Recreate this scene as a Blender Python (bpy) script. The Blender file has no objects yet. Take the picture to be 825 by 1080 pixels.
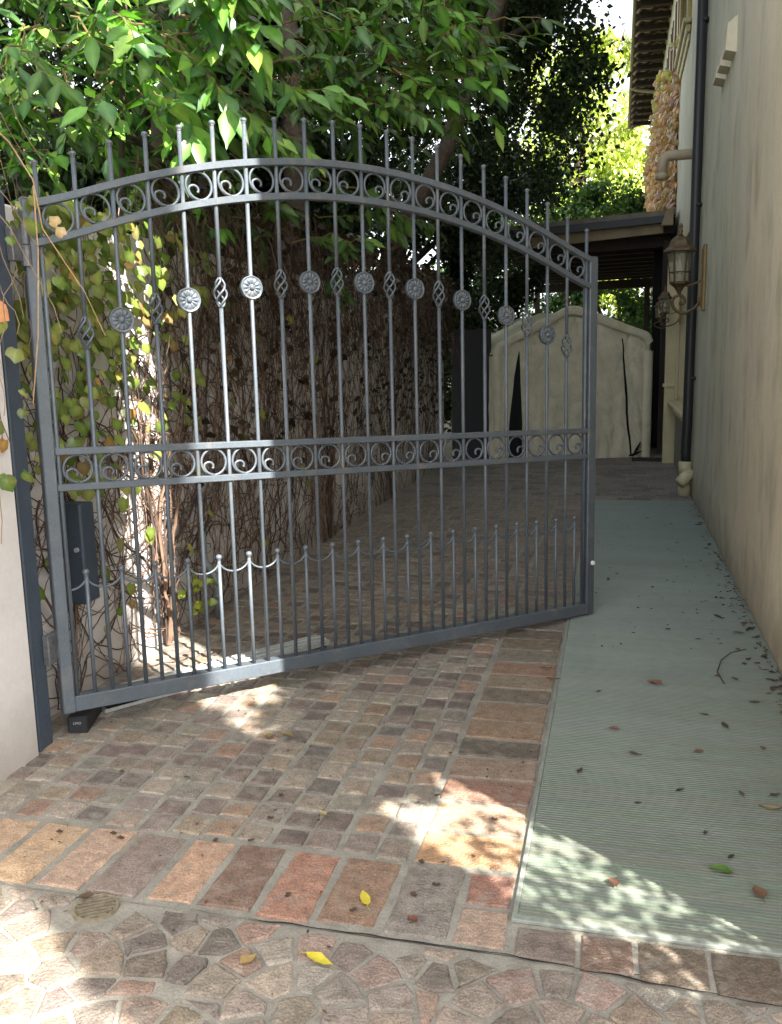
import bpy, math, random
from mathutils import Vector, Matrix, noise
R = math.radians
PI = math.pi
scene = bpy.context.scene
COL = scene.collection

# ------------------------------------------------------------------ helpers
class MB:
    """collects shapes and links them as ONE mesh object"""
    def __init__(s):
        s.v = []; s.f = []; s.c = []; s.m = []; s.col = (1, 1, 1); s.mi = 0; s.M = None
    def add(s, vs, fs, col=None, mi=None):
        o = len(s.v)
        if s.M is not None:
            vs = [s.M @ Vector(v) for v in vs]
        s.v.extend([tuple(v) for v in vs])
        for f in fs:
            s.f.append(tuple(i + o for i in f))
        s.c.extend([[col[i] for i in f] for f in fs] if isinstance(col, list) else [col or s.col] * len(fs)); s.m.extend([s.mi if mi is None else mi] * len(fs))
    def box(s, x0, x1, y0, y1, z0, z1, col=None, mi=None, b=0.0):
        if b <= 0:
            vs = [(x, y, z) for z in (z0, z1) for y in (y0, y1) for x in (x0, x1)]
            s.add(vs, [(0, 2, 3, 1), (4, 5, 7, 6), (0, 1, 5, 4), (2, 6, 7, 3), (0, 4, 6, 2), (1, 3, 7, 5)], col, mi)
            return
        vs = []; idx = {}
        X = (x0, x1); Y = (y0, y1); Z = (z0, z1); sg = (1, -1)
        for i in (0, 1):
            for j in (0, 1):
                for k in (0, 1):
                    idx[i, j, k, 0] = len(vs); vs.append((X[i], Y[j] + sg[j] * b, Z[k] + sg[k] * b))
                    idx[i, j, k, 1] = len(vs); vs.append((X[i] + sg[i] * b, Y[j], Z[k] + sg[k] * b))
                    idx[i, j, k, 2] = len(vs); vs.append((X[i] + sg[i] * b, Y[j] + sg[j] * b, Z[k]))
        fs = []
        for i in (0, 1):
            fs.append([idx[i, 0, 0, 0], idx[i, 1, 0, 0], idx[i, 1, 1, 0], idx[i, 0, 1, 0]])
            fs.append([idx[0, i, 0, 1], idx[1, i, 0, 1], idx[1, i, 1, 1], idx[0, i, 1, 1]])
            fs.append([idx[0, 0, i, 2], idx[1, 0, i, 2], idx[1, 1, i, 2], idx[0, 1, i, 2]])
            for j in (0, 1):
                fs.append([idx[0, i, j, 1], idx[1, i, j, 1], idx[1, i, j, 2], idx[0, i, j, 2]])
                fs.append([idx[i, 0, j, 0], idx[i, 1, j, 0], idx[i, 1, j, 2], idx[i, 0, j, 2]])
                fs.append([idx[i, j, 0, 0], idx[i, j, 1, 0], idx[i, j, 1, 1], idx[i, j, 0, 1]])
                for k in (0, 1):
                    fs.append([idx[i, j, k, 0], idx[i, j, k, 1], idx[i, j, k, 2]])
        s.add(vs, fs, col, mi)
    def tube(s, pts, r, n=6, cap=True, col=None, mi=None):
        pts = [Vector(p) for p in pts]
        if not isinstance(r, (list, tuple)): r = [r] * len(pts)
        vs = []; fs = []
        t = (pts[1] - pts[0]).normalized()
        a = t.cross(Vector((0, 0, 1)))
        if a.length < .1: a = t.cross(Vector((0, 1, 0)))
        a.normalize()
        for i, p in enumerate(pts):
            if i == 0: t = pts[1] - pts[0]
            elif i == len(pts) - 1: t = pts[-1] - pts[-2]
            else: t = pts[i + 1] - pts[i - 1]
            if t.length < 1e-9: t = Vector((0, 0, 1))
            t = t.normalized()
            a = a - t * a.dot(t)
            if a.length < 1e-5: a = t.orthogonal()
            a.normalize(); b = t.cross(a)
            for k in range(n):
                q = 2 * PI * k / n
                vs.append(p + (a * math.cos(q) + b * math.sin(q)) * r[i])
        for i in range(len(pts) - 1):
            for k in range(n):
                k2 = (k + 1) % n
                fs.append((i * n + k, i * n + k2, (i + 1) * n + k2, (i + 1) * n + k))
        if cap:
            fs.append(tuple(range(n - 1, -1, -1))); o = (len(pts) - 1) * n
            fs.append(tuple(range(o, o + n)))
        s.add(vs, fs, col, mi)
    def lathe(s, prof, n=16, c=(0, 0, 0), ax=None, col=None, mi=None, ph=0):
        """prof: (radius, height) pairs; ax: 3x3 axes, third is the axis"""
        vs = []; fs = []; c = Vector(c)
        ex, ey, ez = ax or (Vector((1, 0, 0)), Vector((0, 1, 0)), Vector((0, 0, 1)))
        for r, h in prof:
            for k in range(n):
                q = 2 * PI * k / n + ph
                vs.append(c + ex * (r * math.cos(q)) + ey * (r * math.sin(q)) + ez * h)
        for i in range(len(prof) - 1):
            for k in range(n):
                k2 = (k + 1) % n
                fs.append((i * n + k, i * n + k2, (i + 1) * n + k2, (i + 1) * n + k))
        fs.append(tuple(range(n - 1, -1, -1))); o = (len(prof) - 1) * n
        fs.append(tuple(range(o, o + n)))
        s.add(vs, fs, col, mi)
    def ball(s, c, r, n=10, m=6, col=None, mi=None):
        s.lathe([(max(1e-4, r * math.sin(PI * i / m)), -r * math.cos(PI * i / m)) for i in range(m + 1)], n, c, None, col, mi)
    def prism(s, poly, z0, z1, col=None, mi=None):
        n = len(poly)
        vs = [(x, y, z0) for x, y in poly] + [(x, y, z1) for x, y in poly]
        fs = [tuple(range(n - 1, -1, -1)), tuple(range(n, 2 * n))] + [(i, (i + 1) % n, n + (i + 1) % n, n + i) for i in range(n)]
        s.add(vs, fs, col, mi)
    def build(s, name, mats, parent=None, smooth=False, loc=None):
        me = bpy.data.meshes.new(name)
        me.from_pydata(s.v, [], s.f)
        if not isinstance(mats, (list, tuple)): mats = [mats]
        for m in mats: me.materials.append(m)
        n = len(me.polygons)
        me.polygons.foreach_set('material_index', s.m)
        if smooth: me.polygons.foreach_set('use_smooth', [True] * n)
        at = me.color_attributes.new('Col', 'FLOAT_COLOR', 'CORNER')
        data = []
        for f, c in zip(s.f, s.c):
            if isinstance(c, list):
                for q_ in c: data.extend((q_[0], q_[1], q_[2], 1.0))
            else: data.extend((c[0], c[1], c[2], 1.0) * len(f))
        at.data.foreach_set('color', data)
        me.update()
        o = bpy.data.objects.new(name, me); COL.objects.link(o)
        if parent: o.parent = parent
        if loc is not None: o.location = loc
        return o

def empty(name, loc, label=None, cat=None, group=None, kind=None):
    o = bpy.data.objects.new(name, None); COL.objects.link(o); o.location = loc
    o.empty_display_size = .1
    return tag(o, label, cat, group, kind)
def tag(o, label=None, cat=None, group=None, kind=None):
    if label: o['label'] = label
    if cat: o['category'] = cat
    if group: o['group'] = group
    if kind: o['kind'] = kind
    return o
def dup(o, loc, parent=None, rot=None):
    c = o.copy(); COL.objects.link(c); c.location = loc
    if rot is not None: c.rotation_euler = rot
    if parent: c.parent = parent
    for ch in list(o.children):
        dup(ch, ch.location, c)
    return c
def L(r, g, b):
    def f(x):
        x /= 255.
        return x / 12.92 if x <= .04045 else ((x + .055) / 1.055) ** 2.4
    return (f(r), f(g), f(b))
def mixc(a, b, t): return tuple(x + (y - x) * t for x, y in zip(a, b))
def mulc(a, k): return tuple(x * k for x in a)

# ------------------------------------------------------------------ materials
def pbr(name, col=(.5, .5, .5), rough=.6, metal=0., var=.15, vscale=3., fine=.08, fscale=60., bump=.0, bscale=80., bdist=.002,
        attr=False, spec=.5, stretch=None, transl=0., stain=None, dirt=None):
    m = bpy.data.materials.new(name); m.use_nodes = True
    nt = m.node_tree; N = nt.nodes; K = nt.links
    bs = N['Principled BSDF']; out = N['Material Output']
    geo = N.new('ShaderNodeNewGeometry'); pos = geo.outputs['Position']
    if stretch:
        mp = N.new('ShaderNodeMapping'); mp.inputs['Scale'].default_value = stretch
        K.new(pos, mp.inputs['Vector']); pos = mp.outputs['Vector']
    if attr:
        a = N.new('ShaderNodeVertexColor'); a.layer_name = 'Col'; c = a.outputs['Color']
    else:
        rgb = N.new('ShaderNodeRGB'); rgb.outputs[0].default_value = (*col, 1); c = rgb.outputs[0]
    def noisefac(scale, amt, detail=4):
        n = N.new('ShaderNodeTexNoise'); n.inputs['Scale'].default_value = scale; n.inputs['Detail'].default_value = detail
        n.inputs['Roughness'].default_value = .65
        K.new(pos, n.inputs['Vector'])
        r = N.new('ShaderNodeMapRange'); r.inputs['From Min'].default_value = .28; r.inputs['From Max'].default_value = .72
        r.inputs['To Min'].default_value = 1 - amt; r.inputs['To Max'].default_value = 1 + amt
        K.new(n.outputs['Fac'], r.inputs['Value'])
        return n, r.outputs[0]
    def mul(c, f):
        v = N.new('ShaderNodeVectorMath'); v.operation = 'SCALE'
        K.new(c, v.inputs[0]); K.new(f, v.inputs['Scale']); return v.outputs[0]
    if var: c = mul(c, noisefac(vscale, var)[1])
    if fine: c = mul(c, noisefac(fscale, fine, 2)[1])
    if stain:   # (colour, scale, threshold)
        n = N.new('ShaderNodeTexNoise'); n.inputs['Scale'].default_value = stain[1]; n.inputs['Detail'].default_value = 6
        K.new(pos, n.inputs['Vector'])
        r = N.new('ShaderNodeMapRange'); r.inputs['From Min'].default_value = stain[2]; r.inputs['From Max'].default_value = stain[2] + .2
        r.inputs['To Max'].default_value = stain[3] if len(stain) > 3 else .7
        K.new(n.outputs['Fac'], r.inputs['Value'])
        mx = N.new('ShaderNodeMix'); mx.data_type = 'RGBA'
        K.new(r.outputs[0], mx.inputs['Factor']); K.new(c, mx.inputs['A']); mx.inputs['B'].default_value = (*stain[0], 1)
        c = mx.outputs['Result']
    if dirt:    # splash band along the foot of a wall, ragged upper edge
        sx = N.new('ShaderNodeSeparateXYZ'); K.new(geo.outputs['Position'], sx.inputs[0])
        n = N.new('ShaderNodeTexNoise'); n.inputs['Scale'].default_value = 5; n.inputs['Detail'].default_value = 6; K.new(geo.outputs['Position'], n.inputs['Vector'])
        ad = N.new('ShaderNodeMath'); ad.operation = 'MULTIPLY_ADD'; K.new(n.outputs['Fac'], ad.inputs[0]); ad.inputs[1].default_value = -.55; K.new(sx.outputs['Z'], ad.inputs[2])
        r = N.new('ShaderNodeMapRange'); r.inputs['From Min'].default_value = -.30; r.inputs['From Max'].default_value = .10; r.inputs['To Min'].default_value = dirt[1]; r.inputs['To Max'].default_value = 0
        K.new(ad.outputs[0], r.inputs['Value'])
        mx = N.new('ShaderNodeMix'); mx.data_type = 'RGBA'; K.new(r.outputs[0], mx.inputs['Factor']); K.new(c, mx.inputs['A']); mx.inputs['B'].default_value = (*dirt[0], 1); c = mx.outputs['Result']
    K.new(c, bs.inputs['Base Color'])
    bs.inputs['Roughness'].default_value = rough; bs.inputs['Metallic'].default_value = metal
    bs.inputs['Specular IOR Level'].default_value = spec
    if bump:
        n = N.new('ShaderNodeTexNoise'); n.inputs['Scale'].default_value = bscale; n.inputs['Detail'].default_value = 5
        K.new(geo.outputs['Position'], n.inputs['Vector'])
        b = N.new('ShaderNodeBump'); b.inputs['Strength'].default_value = bump; b.inputs['Distance'].default_value = bdist
        K.new(n.outputs['Fac'], b.inputs['Height']); K.new(b.outputs[0], bs.inputs['Normal'])
    if transl:
        t = N.new('ShaderNodeBsdfTranslucent'); mx = N.new('ShaderNodeMixShader'); mx.inputs[0].default_value = transl
        sc = N.new('ShaderNodeVectorMath'); sc.operation = 'MULTIPLY'; sc.inputs[1].default_value = (1.0, 1.25, .40)
        K.new(c, sc.inputs[0]); K.new(sc.outputs[0], t.inputs['Color'])
        K.new(bs.outputs[0], mx.inputs[1]); K.new(t.outputs[0], mx.inputs[2]); K.new(mx.outputs[0], out.inputs['Surface'])
    return m

M = {}
M['stone'] = pbr('porphyry_stone', attr=True, rough=.62, var=.36, vscale=24, fine=.42, fscale=240, bump=1.0, bscale=110, bdist=.006, spec=.4, stain=(L(150, 144, 134), 16, .52, .55))
M['mortar'] = pbr('mortar', L(139, 135, 125), rough=.9, var=.28, vscale=9, fine=.2, fscale=180, bump=.8, bscale=90, bdist=.004, stain=(L(96, 90, 80), 7, .58, .6))
M['crack'] = pbr('dark_joint', L(30, 27, 25), rough=.95)
M['soil'] = pbr('ground_soil', L(96, 86, 72), rough=.95, var=.3, vscale=1, bump=.6, bscale=20, bdist=.02)
M['rib'] = pbr('ribbed_panel', attr=True, rough=.36, var=.11, vscale=1.3, fine=.12, fscale=30, spec=.45, stretch=(.6, 3, 1), stain=(L(92, 104, 94), 2.2, .60, .35))
M['panel_edge'] = pbr('panel_edge_metal', L(136, 142, 134), rough=.5, metal=.0, var=.2, vscale=8, fine=.15)
M['gate'] = pbr('gate_paint', L(86, 94, 102), rough=.40, metal=.08, var=.16, vscale=5, fine=.12, fscale=90, bump=.25, bscale=160, bdist=.001, stain=(L(118, 112, 104), 14, .56, .55))
M['gate_dark'] = pbr('post_paint', L(62, 72, 84), rough=.5, metal=.1, var=.15, vscale=5, fine=.12, stain=(L(100, 105, 108), 12, .66, .4))
M['black'] = pbr('black_plastic', L(34, 36, 40), rough=.5, var=.2, vscale=10)
M['white_ink'] = pbr('white_print', L(170, 172, 175), rough=.6)
M['stucco_white'] = pbr('white_stucco', L(206, 202, 200), rough=.85, var=.07, vscale=2.5, fine=.04, fscale=50, bump=.35, bscale=110, bdist=.003, stain=(L(168, 158, 148), 3.5, .56, .45), dirt=(L(128, 116, 102), .6))
M['stucco_house'] = pbr('tan_stucco', attr=True, rough=.82, var=.13, vscale=1.6, fine=.05, fscale=26, bump=.6, bscale=60, bdist=.004, stretch=(1, 1.5, .75), stain=(L(146, 136, 112), 3.2, .50, .55), dirt=(L(104, 94, 76), .55))
M['cream'] = pbr('cream_trim', L(196, 188, 152), rough=.7, var=.12, vscale=3, fine=.05, bump=.2, bscale=60)
M['grey_trim'] = pbr('grey_dado', L(128, 128, 118), rough=.8, var=.1, vscale=3, bump=.2)
M['pipe_dark'] = pbr('downspout_paint', L(40, 42, 44), rough=.45, var=.15, vscale=4)
M['pipe_cream'] = pbr('cream_pipe', L(190, 184, 150), rough=.5, var=.1, vscale=8)
M['spout'] = pbr('plaster_spout', L(176, 164, 140), rough=.7, var=.1, vscale=6)
M['tile'] = pbr('roof_tile', L(150, 128, 108), rough=.8, var=.3, vscale=3)
M['timber_dark'] = pbr('dark_timber', L(52, 44, 38), rough=.8, var=.3, vscale=3)
M['gutter'] = pbr('dark_gutter', L(48, 52, 60), rough=.5, var=.15)
M['roof_grit'] = pbr('carport_roofing', L(120, 116, 108), rough=.9, var=.3, vscale=5)
M['fascia'] = pbr('pale_fascia', L(146, 134, 110), rough=.75, var=.2, vscale=4)
M['canvas'] = pbr('tan_canvas', L(210, 206, 182), rough=.75, var=.14, vscale=3, fine=.06, fscale=40, bump=.35, bscale=22, bdist=.012, stain=(L(176, 168, 134), 4, .56, .5))
M['void'] = pbr('dark_inside', L(16, 18, 22), rough=.9)
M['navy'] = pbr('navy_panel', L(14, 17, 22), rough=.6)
M['mat'] = pbr('rubber_mat', L(36, 38, 42), rough=.8)
M['alu'] = pbr('aluminium', L(205, 208, 208), rough=.38, metal=.55, var=.12, vscale=12, fine=.08, bump=.15)
M['bronze'] = pbr('lantern_bronze', L(98, 82, 60), rough=.5, metal=.5, var=.25, vscale=25)
M['bronze_light'] = pbr('lantern_plate', L(140, 118, 78), rough=.5, metal=.4, var=.25, vscale=25)
M['conduit'] = pbr('grey_conduit', L(128, 136, 140), rough=.5, metal=.2, var=.15, vscale=20)
M['bark'] = pbr('bark', L(74, 64, 54), rough=.9, var=.35, vscale=9, fine=.25, bump=.8, bscale=30, bdist=.02)
M['twig'] = pbr('twig', L(112, 96, 62), rough=.8, var=.3, vscale=20)
M['vine_stem'] = pbr('vine_stem', attr=True, rough=.85, var=.3, vscale=18)
M['leaf'] = pbr('broad_leaf', attr=True, rough=.29, var=.12, vscale=12, fine=0, spec=.5, transl=.32)
M['leaf_small'] = pbr('small_leaf', attr=True, rough=.45, var=.1, vscale=6, fine=0, spec=.4, transl=.25)
M['leaf_dry'] = pbr('fallen_leaf', attr=True, rough=.65, var=.2, vscale=60, fine=0, transl=.1)
M['grate'] = pbr('drain_metal', L(150, 140, 120), rough=.5, metal=.5, var=.3, vscale=30)
M['iron'] = pbr('hinge_steel', L(104, 106, 108), rough=.5, metal=.5, var=.3, vscale=30)
g = bpy.data.materials.new('lantern_glass'); g.use_nodes = True; b = g.node_tree.nodes['Principled BSDF']
b.inputs['Base Color'].default_value = (.30, .31, .24, 1); b.inputs['Roughness'].default_value = .12; b.inputs['Alpha'].default_value = .38
M['glass'] = g
g = bpy.data.materials.new('window_glass'); g.use_nodes = True; b = g.node_tree.nodes['Principled BSDF']
b.inputs['Base Color'].default_value = (.02, .022, .022, 1); b.inputs['Roughness'].default_value = .08
M['pane'] = g
M['bulb'] = pbr('frosted_bulb', L(225, 222, 205), rough=.4, var=0, fine=0)

# ------------------------------------------------------------------ key dimensions (metres, camera above the origin)
WX = .778            # house wall face
LX = -2.34           # vine wall face
PXW = -2.148         # front pier face
GX = -.228           # left edge of ribbed walkway
Y_BAND0, Y_BAND1 = 2.062, 2.408

# ================================================================== GROUND
g = MB(); g.box(-45, 45, -30, 60, -.4, -.03)
tag(g.build('ground', M['soil']), kind='structure')

rng = random.Random(4)
STONES = [L(*c) for c in ((138, 128, 116), (146, 132, 116), (128, 114, 104), (122, 106, 102), (152, 122, 100), (142, 134, 120), (150, 140, 126), (116, 108, 104), (132, 118, 112), (140, 124, 104), (128, 124, 116), (112, 98, 94))]
def desat(c, k=.42):
    g_ = .3 * c[0] + .5 * c[1] + .2 * c[2]; w_ = (g_ * 1.06, g_ * .99, g_ * .90); c = mixc(c, w_, k); return (c[0] * 1.03, c[1] * .985, c[2] * .93)
def stone_poly(mb, poly, col, h=0., bev=.006, dz=.010, rough=.0022, tilt=.0015):
    """a cobble: outline polygon, worn rounded edge, slightly uneven top"""
    n = len(poly); col = desat(col)
    cx = sum(q[0] for q in poly) / n; cy = sum(q[1] for q in poly) / n
    pts = []
    for i in range(n):                      # chamfer the corners, wobble the edges
        a = poly[i - 1]; p = poly[i]; c = poly[(i + 1) % n]
        la = math.hypot(p[0] - a[0], p[1] - a[1]); lc = math.hypot(p[0] - c[0], p[1] - c[1])
        k = min(.009, .18 * la, .18 * lc)
        ta = k / max(la, 1e-6); tc = k / max(lc, 1e-6)
        pts.append((p[0] + (a[0] - p[0]) * ta, p[1] + (a[1] - p[1]) * ta))
        pts.append((p[0] * .86 + (p[0] + (a[0] - p[0]) * ta + p[0] + (c[0] - p[0]) * tc) * .07, p[1] * .86 + (p[1] + (a[1] - p[1]) * ta + p[1] + (c[1] - p[1]) * tc) * .07))
        pts.append((p[0] + (c[0] - p[0]) * tc, p[1] + (c[1] - p[1]) * tc))
        ns = int(lc / .045)
        for j in range(1, ns):
            t = tc + (1 - 2 * tc) * j / ns
            pts.append((p[0] + (c[0] - p[0]) * t, p[1] + (c[1] - p[1]) * t))
    pts = [(x + rng.uniform(-rough, rough), y + rng.uniform(-rough, rough)) for x, y in pts]
    m = len(pts); tx = rng.uniform(-tilt, tilt) * 12; ty = rng.uniform(-tilt, tilt) * 12
    def top(x, y): return h + (x - cx) * tx + (y - cy) * ty
    vs = []
    for x, y in pts: vs.append((x, y, h - dz))
    for x, y in pts:
        d = math.hypot(x - cx, y - cy) or 1; k = 1 - .35 * bev / d
        vs.append((cx + (x - cx) * k, cy + (y - cy) * k, top(x, y) - bev * .45))
    for x, y in pts:
        d = math.hypot(x - cx, y - cy) or 1; k = 1 - 1.3 * bev / d
        vs.append((cx + (x - cx) * k, cy + (y - cy) * k, top(x, y) + rng.uniform(-.0007, .0007)))
    vs.append((cx, cy, h + .0012))
    fs = []
    for r_ in (0, 1):
        for i in range(m):
            j = (i + 1) % m
            fs.append((r_ * m + i, r_ * m + j, r_ * m + m + j, r_ * m + m + i))
    for i in range(m): fs.append((2 * m + i, 2 * m + (i + 1) % m, 3 * m))
    mb.add(vs, fs, col, 0)
def jit(c, a=.12):
    k = 1 + rng.uniform(-a, a)
    return tuple(max(0, x * k * (1 + rng.uniform(-.04, .04))) for x in c)
def quad(x0, x1, y0, y1, gap, j):
    g2 = gap / 2
    return [(x0 + g2 + rng.uniform(-j, j), y0 + g2 + rng.uniform(-j, j)), (x1 - g2 + rng.uniform(-j, j), y0 + g2 + rng.uniform(-j, j)),
            (x1 - g2 + rng.uniform(-j, j), y1 - g2 + rng.uniform(-j, j)), (x0 + g2 + rng.uniform(-j, j), y1 - g2 + rng.uniform(-j, j))]

dr = MB()
# mortar bed with gentle unevenness
nx, ny = 60, 160
vs = []; fs = []
for i in range(ny + 1):
    for k in range(nx + 1):
        x = LX - .02 + (WX + .3 - LX) * k / nx; y = 2.05 + (20 - 2.05) * (i / ny) ** 1.7
        vs.append((x, y, -.0045 + .002 * noise.noise((x * 6, y * 6, 0))))
for i in range(ny):
    for k in range(nx):
        a = i * (nx + 1) + k; fs.append((a, a + 1, a + nx + 2, a + nx + 1))
dr.add(vs, fs, None, 1)
# small square setts between the vine wall and the strip of long pavers
xs = [LX + .03]
pitch = (-.571 - xs[0]) / 15.
for i in range(15):
    x0 = xs[0] + i * pitch; x1 = x0 + pitch
    if i == 14: x1 = -.578
    y = Y_BAND1 + .006 + rng.uniform(-.012, .012)
    first = True
    while y < 9.35:
        p_ = .116 + rng.uniform(-.013, .013)
        wob = lambda yy: .014 * noise.noise((i * 1.7, yy * 1.2, 3))
        c = jit(rng.choice(STONES), .14)
        if y > 5.0: c = mixc(c, L(116, 112, 108), min(.6, (y - 5) * .15))
        q = quad(x0 + wob(y), x1 + wob(y), y, y + p_, .017, .005)
        stone_poly(dr, q, c, rng.uniform(-.0015, .002))
        y += p_
# strip of long pavers along the walkway
rows = [2.412, 2.614, 2.811, 2.982, 3.165, 3.33, 3.511, 3.71, 3.886, 4.064, 4.245, 4.442, 4.622, 4.791]
while rows[-1] < 9.3: rows.append(rows[-1] + .17 + rng.uniform(-.02, .02))
SC = [L(176, 128, 78), L(172, 138, 110), L(150, 106, 86), L(150, 124, 106), L(106, 98, 88), L(150, 118, 88), L(142, 116, 90), L(118, 106, 92), L(140, 122, 100), L(150, 112, 88), L(124, 118, 106), L(122, 108, 88), L(108, 98, 88)]
for i in range(len(rows) - 1):
    c = SC[i] if i < len(SC) else jit(rng.choice(STONES), .1)
    if i >= len(SC): c = mixc(c, L(112, 108, 104), .5)
    stone_poly(dr, quad(-.571, -.246, rows[i], rows[i + 1], .020, .004), c, rng.uniform(0, .002), .005)
# front band of large pavers
bx = [-2.13, -1.985, -1.818, -1.634, -1.464, -1.281, -1.120, -.945, -.771, -.585, -.391]
BC = [L(170, 134, 108), L(184, 148, 112), L(186, 150, 108), L(176, 142, 118), L(136, 118, 112), L(178, 136, 106), L(128, 98, 82), L(166, 112, 88), L(142, 108, 84), L(128, 122, 118)]
for i in range(len(bx) - 1):
    q = quad(bx[i], bx[i + 1], Y_BAND0 + rng.uniform(-.01, .006), Y_BAND1, .024, .005)
    stone_poly(dr, q, BC[i], rng.uniform(0, .002), .006, .011, .003)
stone_poly(dr, quad(-.391, -.243, 2.235, 2.405, .022, .004), L(158, 106, 88), 0, .005)
stone_poly(dr, quad(-.391, -.243, 2.062, 2.232, .018, .004), L(164, 134, 116), 0, .005)
# row in front of the walkway
ex = [-.232, -.065, .079, .254, .43, .60, .778, .95]
EC = [L(120, 106, 100), L(126, 98, 84), L(112, 98, 84), L(106, 92, 78), L(118, 104, 92), L(128, 108, 92), L(118, 108, 96)]
for i in range(len(ex) - 1):
    stone_poly(dr, quad(ex[i], ex[i + 1], 2.04 - .012 * i, 2.180, .014, .003), EC[i], 0, .005)
# pavers beyond the walkway, courses across the drive
y = 9.36; r_ = 0
while y < 15.5:
    h_ = .15 + rng.uniform(-.01, .02); x = LX + rng.uniform(0, .15)
    while x < WX - .02:
        w_ = .26 + rng.uniform(-.05, .09); x1 = min(x + w_, WX)
        if x1 - x > .06:
            stone_poly(dr, quad(x, x1, y, y + h_, .016, .003), jit(rng.choice([L(112, 112, 114), L(122, 120, 120), L(104, 104, 108), L(128, 122, 116)]), .12), 0, .004)
        x = x1
    y += h_
# ragged dark crack along the front of the band
pts = []
x = -2.1
while x < 1.0:
    yy = (2.048 if x < -.24 else 2.048 - .075 * (x + .24)) + .007 * noise.noise((x * 14, 0, 0)) + .004 * noise.noise((x * 50, 1, 0)); pts.append((x, yy)); x += .02
vs = []; fs = []
for i, (x, yy) in enumerate(pts):
    w_ = max(.0006, .0030 + .004 * noise.noise((x * 9, 5, 0))) * (.75 if x > -.95 else .12)
    vs += [(x, yy - w_, .0006), (x, yy + w_, .0006)]
    if i: fs.append((2 * i - 2, 2 * i, 2 * i + 1, 2 * i - 1))
dr.add(vs, fs, None, 2)
tag(dr.build('driveway', [M['stone'], M['mortar'], M['crack']]), kind='structure')

# street apron: setts laid in scalloped fans
st = MB()
st.mi = 1
vs = []; fs = []
for i in range(61):
    for k in range(101):
        x = -5 + 10 * k / 100; y = -4 + 6.05 * i / 60
        vs.append((x, y, -.0055 + .002 * noise.noise((x * 5, y * 5, 7))))
for i in range(60):
    for k in range(100):
        a = i * 101 + k; fs.append((a, a + 1, a + 102, a + 101))
st.add(vs, fs, None, 1)
ACOL = [L(140, 126, 114), L(134, 122, 114), L(150, 134, 118), L(142, 118, 108), L(124, 110, 106), L(138, 130, 122), L(130, 116, 98), L(146, 116, 100), L(120, 108, 98), L(112, 102, 98)]
def clip(poly, px, py, nx_, ny_):
    """keep the side of the line through (px, py) that the normal points away from"""
    out = []
    for i in range(len(poly)):
        a = poly[i - 1]; b_ = poly[i]
        da = (a[0] - px) * nx_ + (a[1] - py) * ny_; db = (b_[0] - px) * nx_ + (b_[1] - py) * ny_
        if (da <= 0) != (db <= 0):
            t = da / (da - db); out.append((a[0] + (b_[0] - a[0]) * t, a[1] + (b_[1] - a[1]) * t))
        if db <= 0: out.append(b_)
    return out
centres = sorted([(-.71 + k * .62 + (row % 2) * .31 + rng.uniform(-.015, .015), 1.742 + row * .31) for row in range(-4, 2) for k in range(-3, 5)], key=lambda q_: q_[1])
FR = .283
def crop(poly, cen, own=None):
    """cut a stone back from the fans in front of it, from the band and from the drain"""
    for c in centres:
        if own is not None and c[1] >= own[1] - .01: continue
        dx, dy = c[0] - cen[0], c[1] - cen[1]; d = math.hypot(dx, dy)
        if d < FR + .15 and d > 1e-6:
            if d < FR - .012: return None
            poly = clip(poly, c[0] - dx / d * (FR + .007), c[1] - dy / d * (FR + .007), dx / d, dy / d)
            if len(poly) < 3: return None
    lim = 2.038 if cen[0] < -.24 else 2.038 - .075 * (cen[0] + .24)
    poly = clip(poly, 0, lim, 0, 1)
    dx, dy = -1.381 - cen[0], 2.003 - cen[1]; d = math.hypot(dx, dy)
    if d < .075: return None
    if d < .2: poly = clip(poly, -1.381 - dx / d * .078, 2.003 - dy / d * .078, dx / d, dy / d)
    return poly if len(poly) >= 3 else None
def lay(poly):
    q = [poly[0]]
    for p_ in poly[1:]:
        if math.hypot(p_[0] - q[-1][0], p_[1] - q[-1][1]) > .014: q.append(p_)
    if math.hypot(q[0][0] - q[-1][0], q[0][1] - q[-1][1]) < .014: q.pop()
    if len(q) < 3: return
    ar = abs(sum(q[i - 1][0] * q[i][1] - q[i][0] * q[i - 1][1] for i in range(len(q)))) / 2
    if ar < .0008: return
    stone_poly(st, q, jit(rng.choice(ACOL), .18), rng.uniform(-.002, .0025), .006, .011, .0035, .003)
for c in centres:
    if c[1] > 2.3: continue
    for r0, r1 in ((0, .062), (.070, .170), (.180, FR - .002)):
        if r0 == 0:
            poly = [(c[0] + r1 * math.cos(a), c[1] + r1 * math.sin(a)) for a in (.3, 1.5, 2.6, 3.8, 5.1)]
            poly = crop(poly, c, c)
            if poly: lay(poly)
            continue
        rm = (r0 + r1) / 2; n_ = round(2 * PI * rm / .094); a0 = rng.uniform(0, 1)
        cuts = [a0 + 2 * PI * (k + rng.uniform(-.13, .13)) / n_ for k in range(n_)]; cuts.append(cuts[0] + 2 * PI)
        for k in range(n_):
            g0 = .0055 / r0; g1 = .0055 / r1; a, b_ = cuts[k], cuts[k + 1]; m_ = (a + b_) / 2
            P = lambda rr_, aa: (c[0] + (rr_ + rng.uniform(-.004, .004)) * math.cos(aa), c[1] + (rr_ + rng.uniform(-.004, .004)) * math.sin(aa))
            poly = [P(r0, a + g0), P(r1, a + g1), P(r1 + .004, m_), P(r1, b_ - g1), P(r0, b_ - g0)]
            cen = (c[0] + rm * math.cos(m_), c[1] + rm * math.sin(m_))
            if not (-2.5 < cen[0] < 1.7 and .5 < cen[1] < 2.03): continue
            poly = crop(poly, cen, c)
            if poly: lay(poly)
seeds = []
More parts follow.
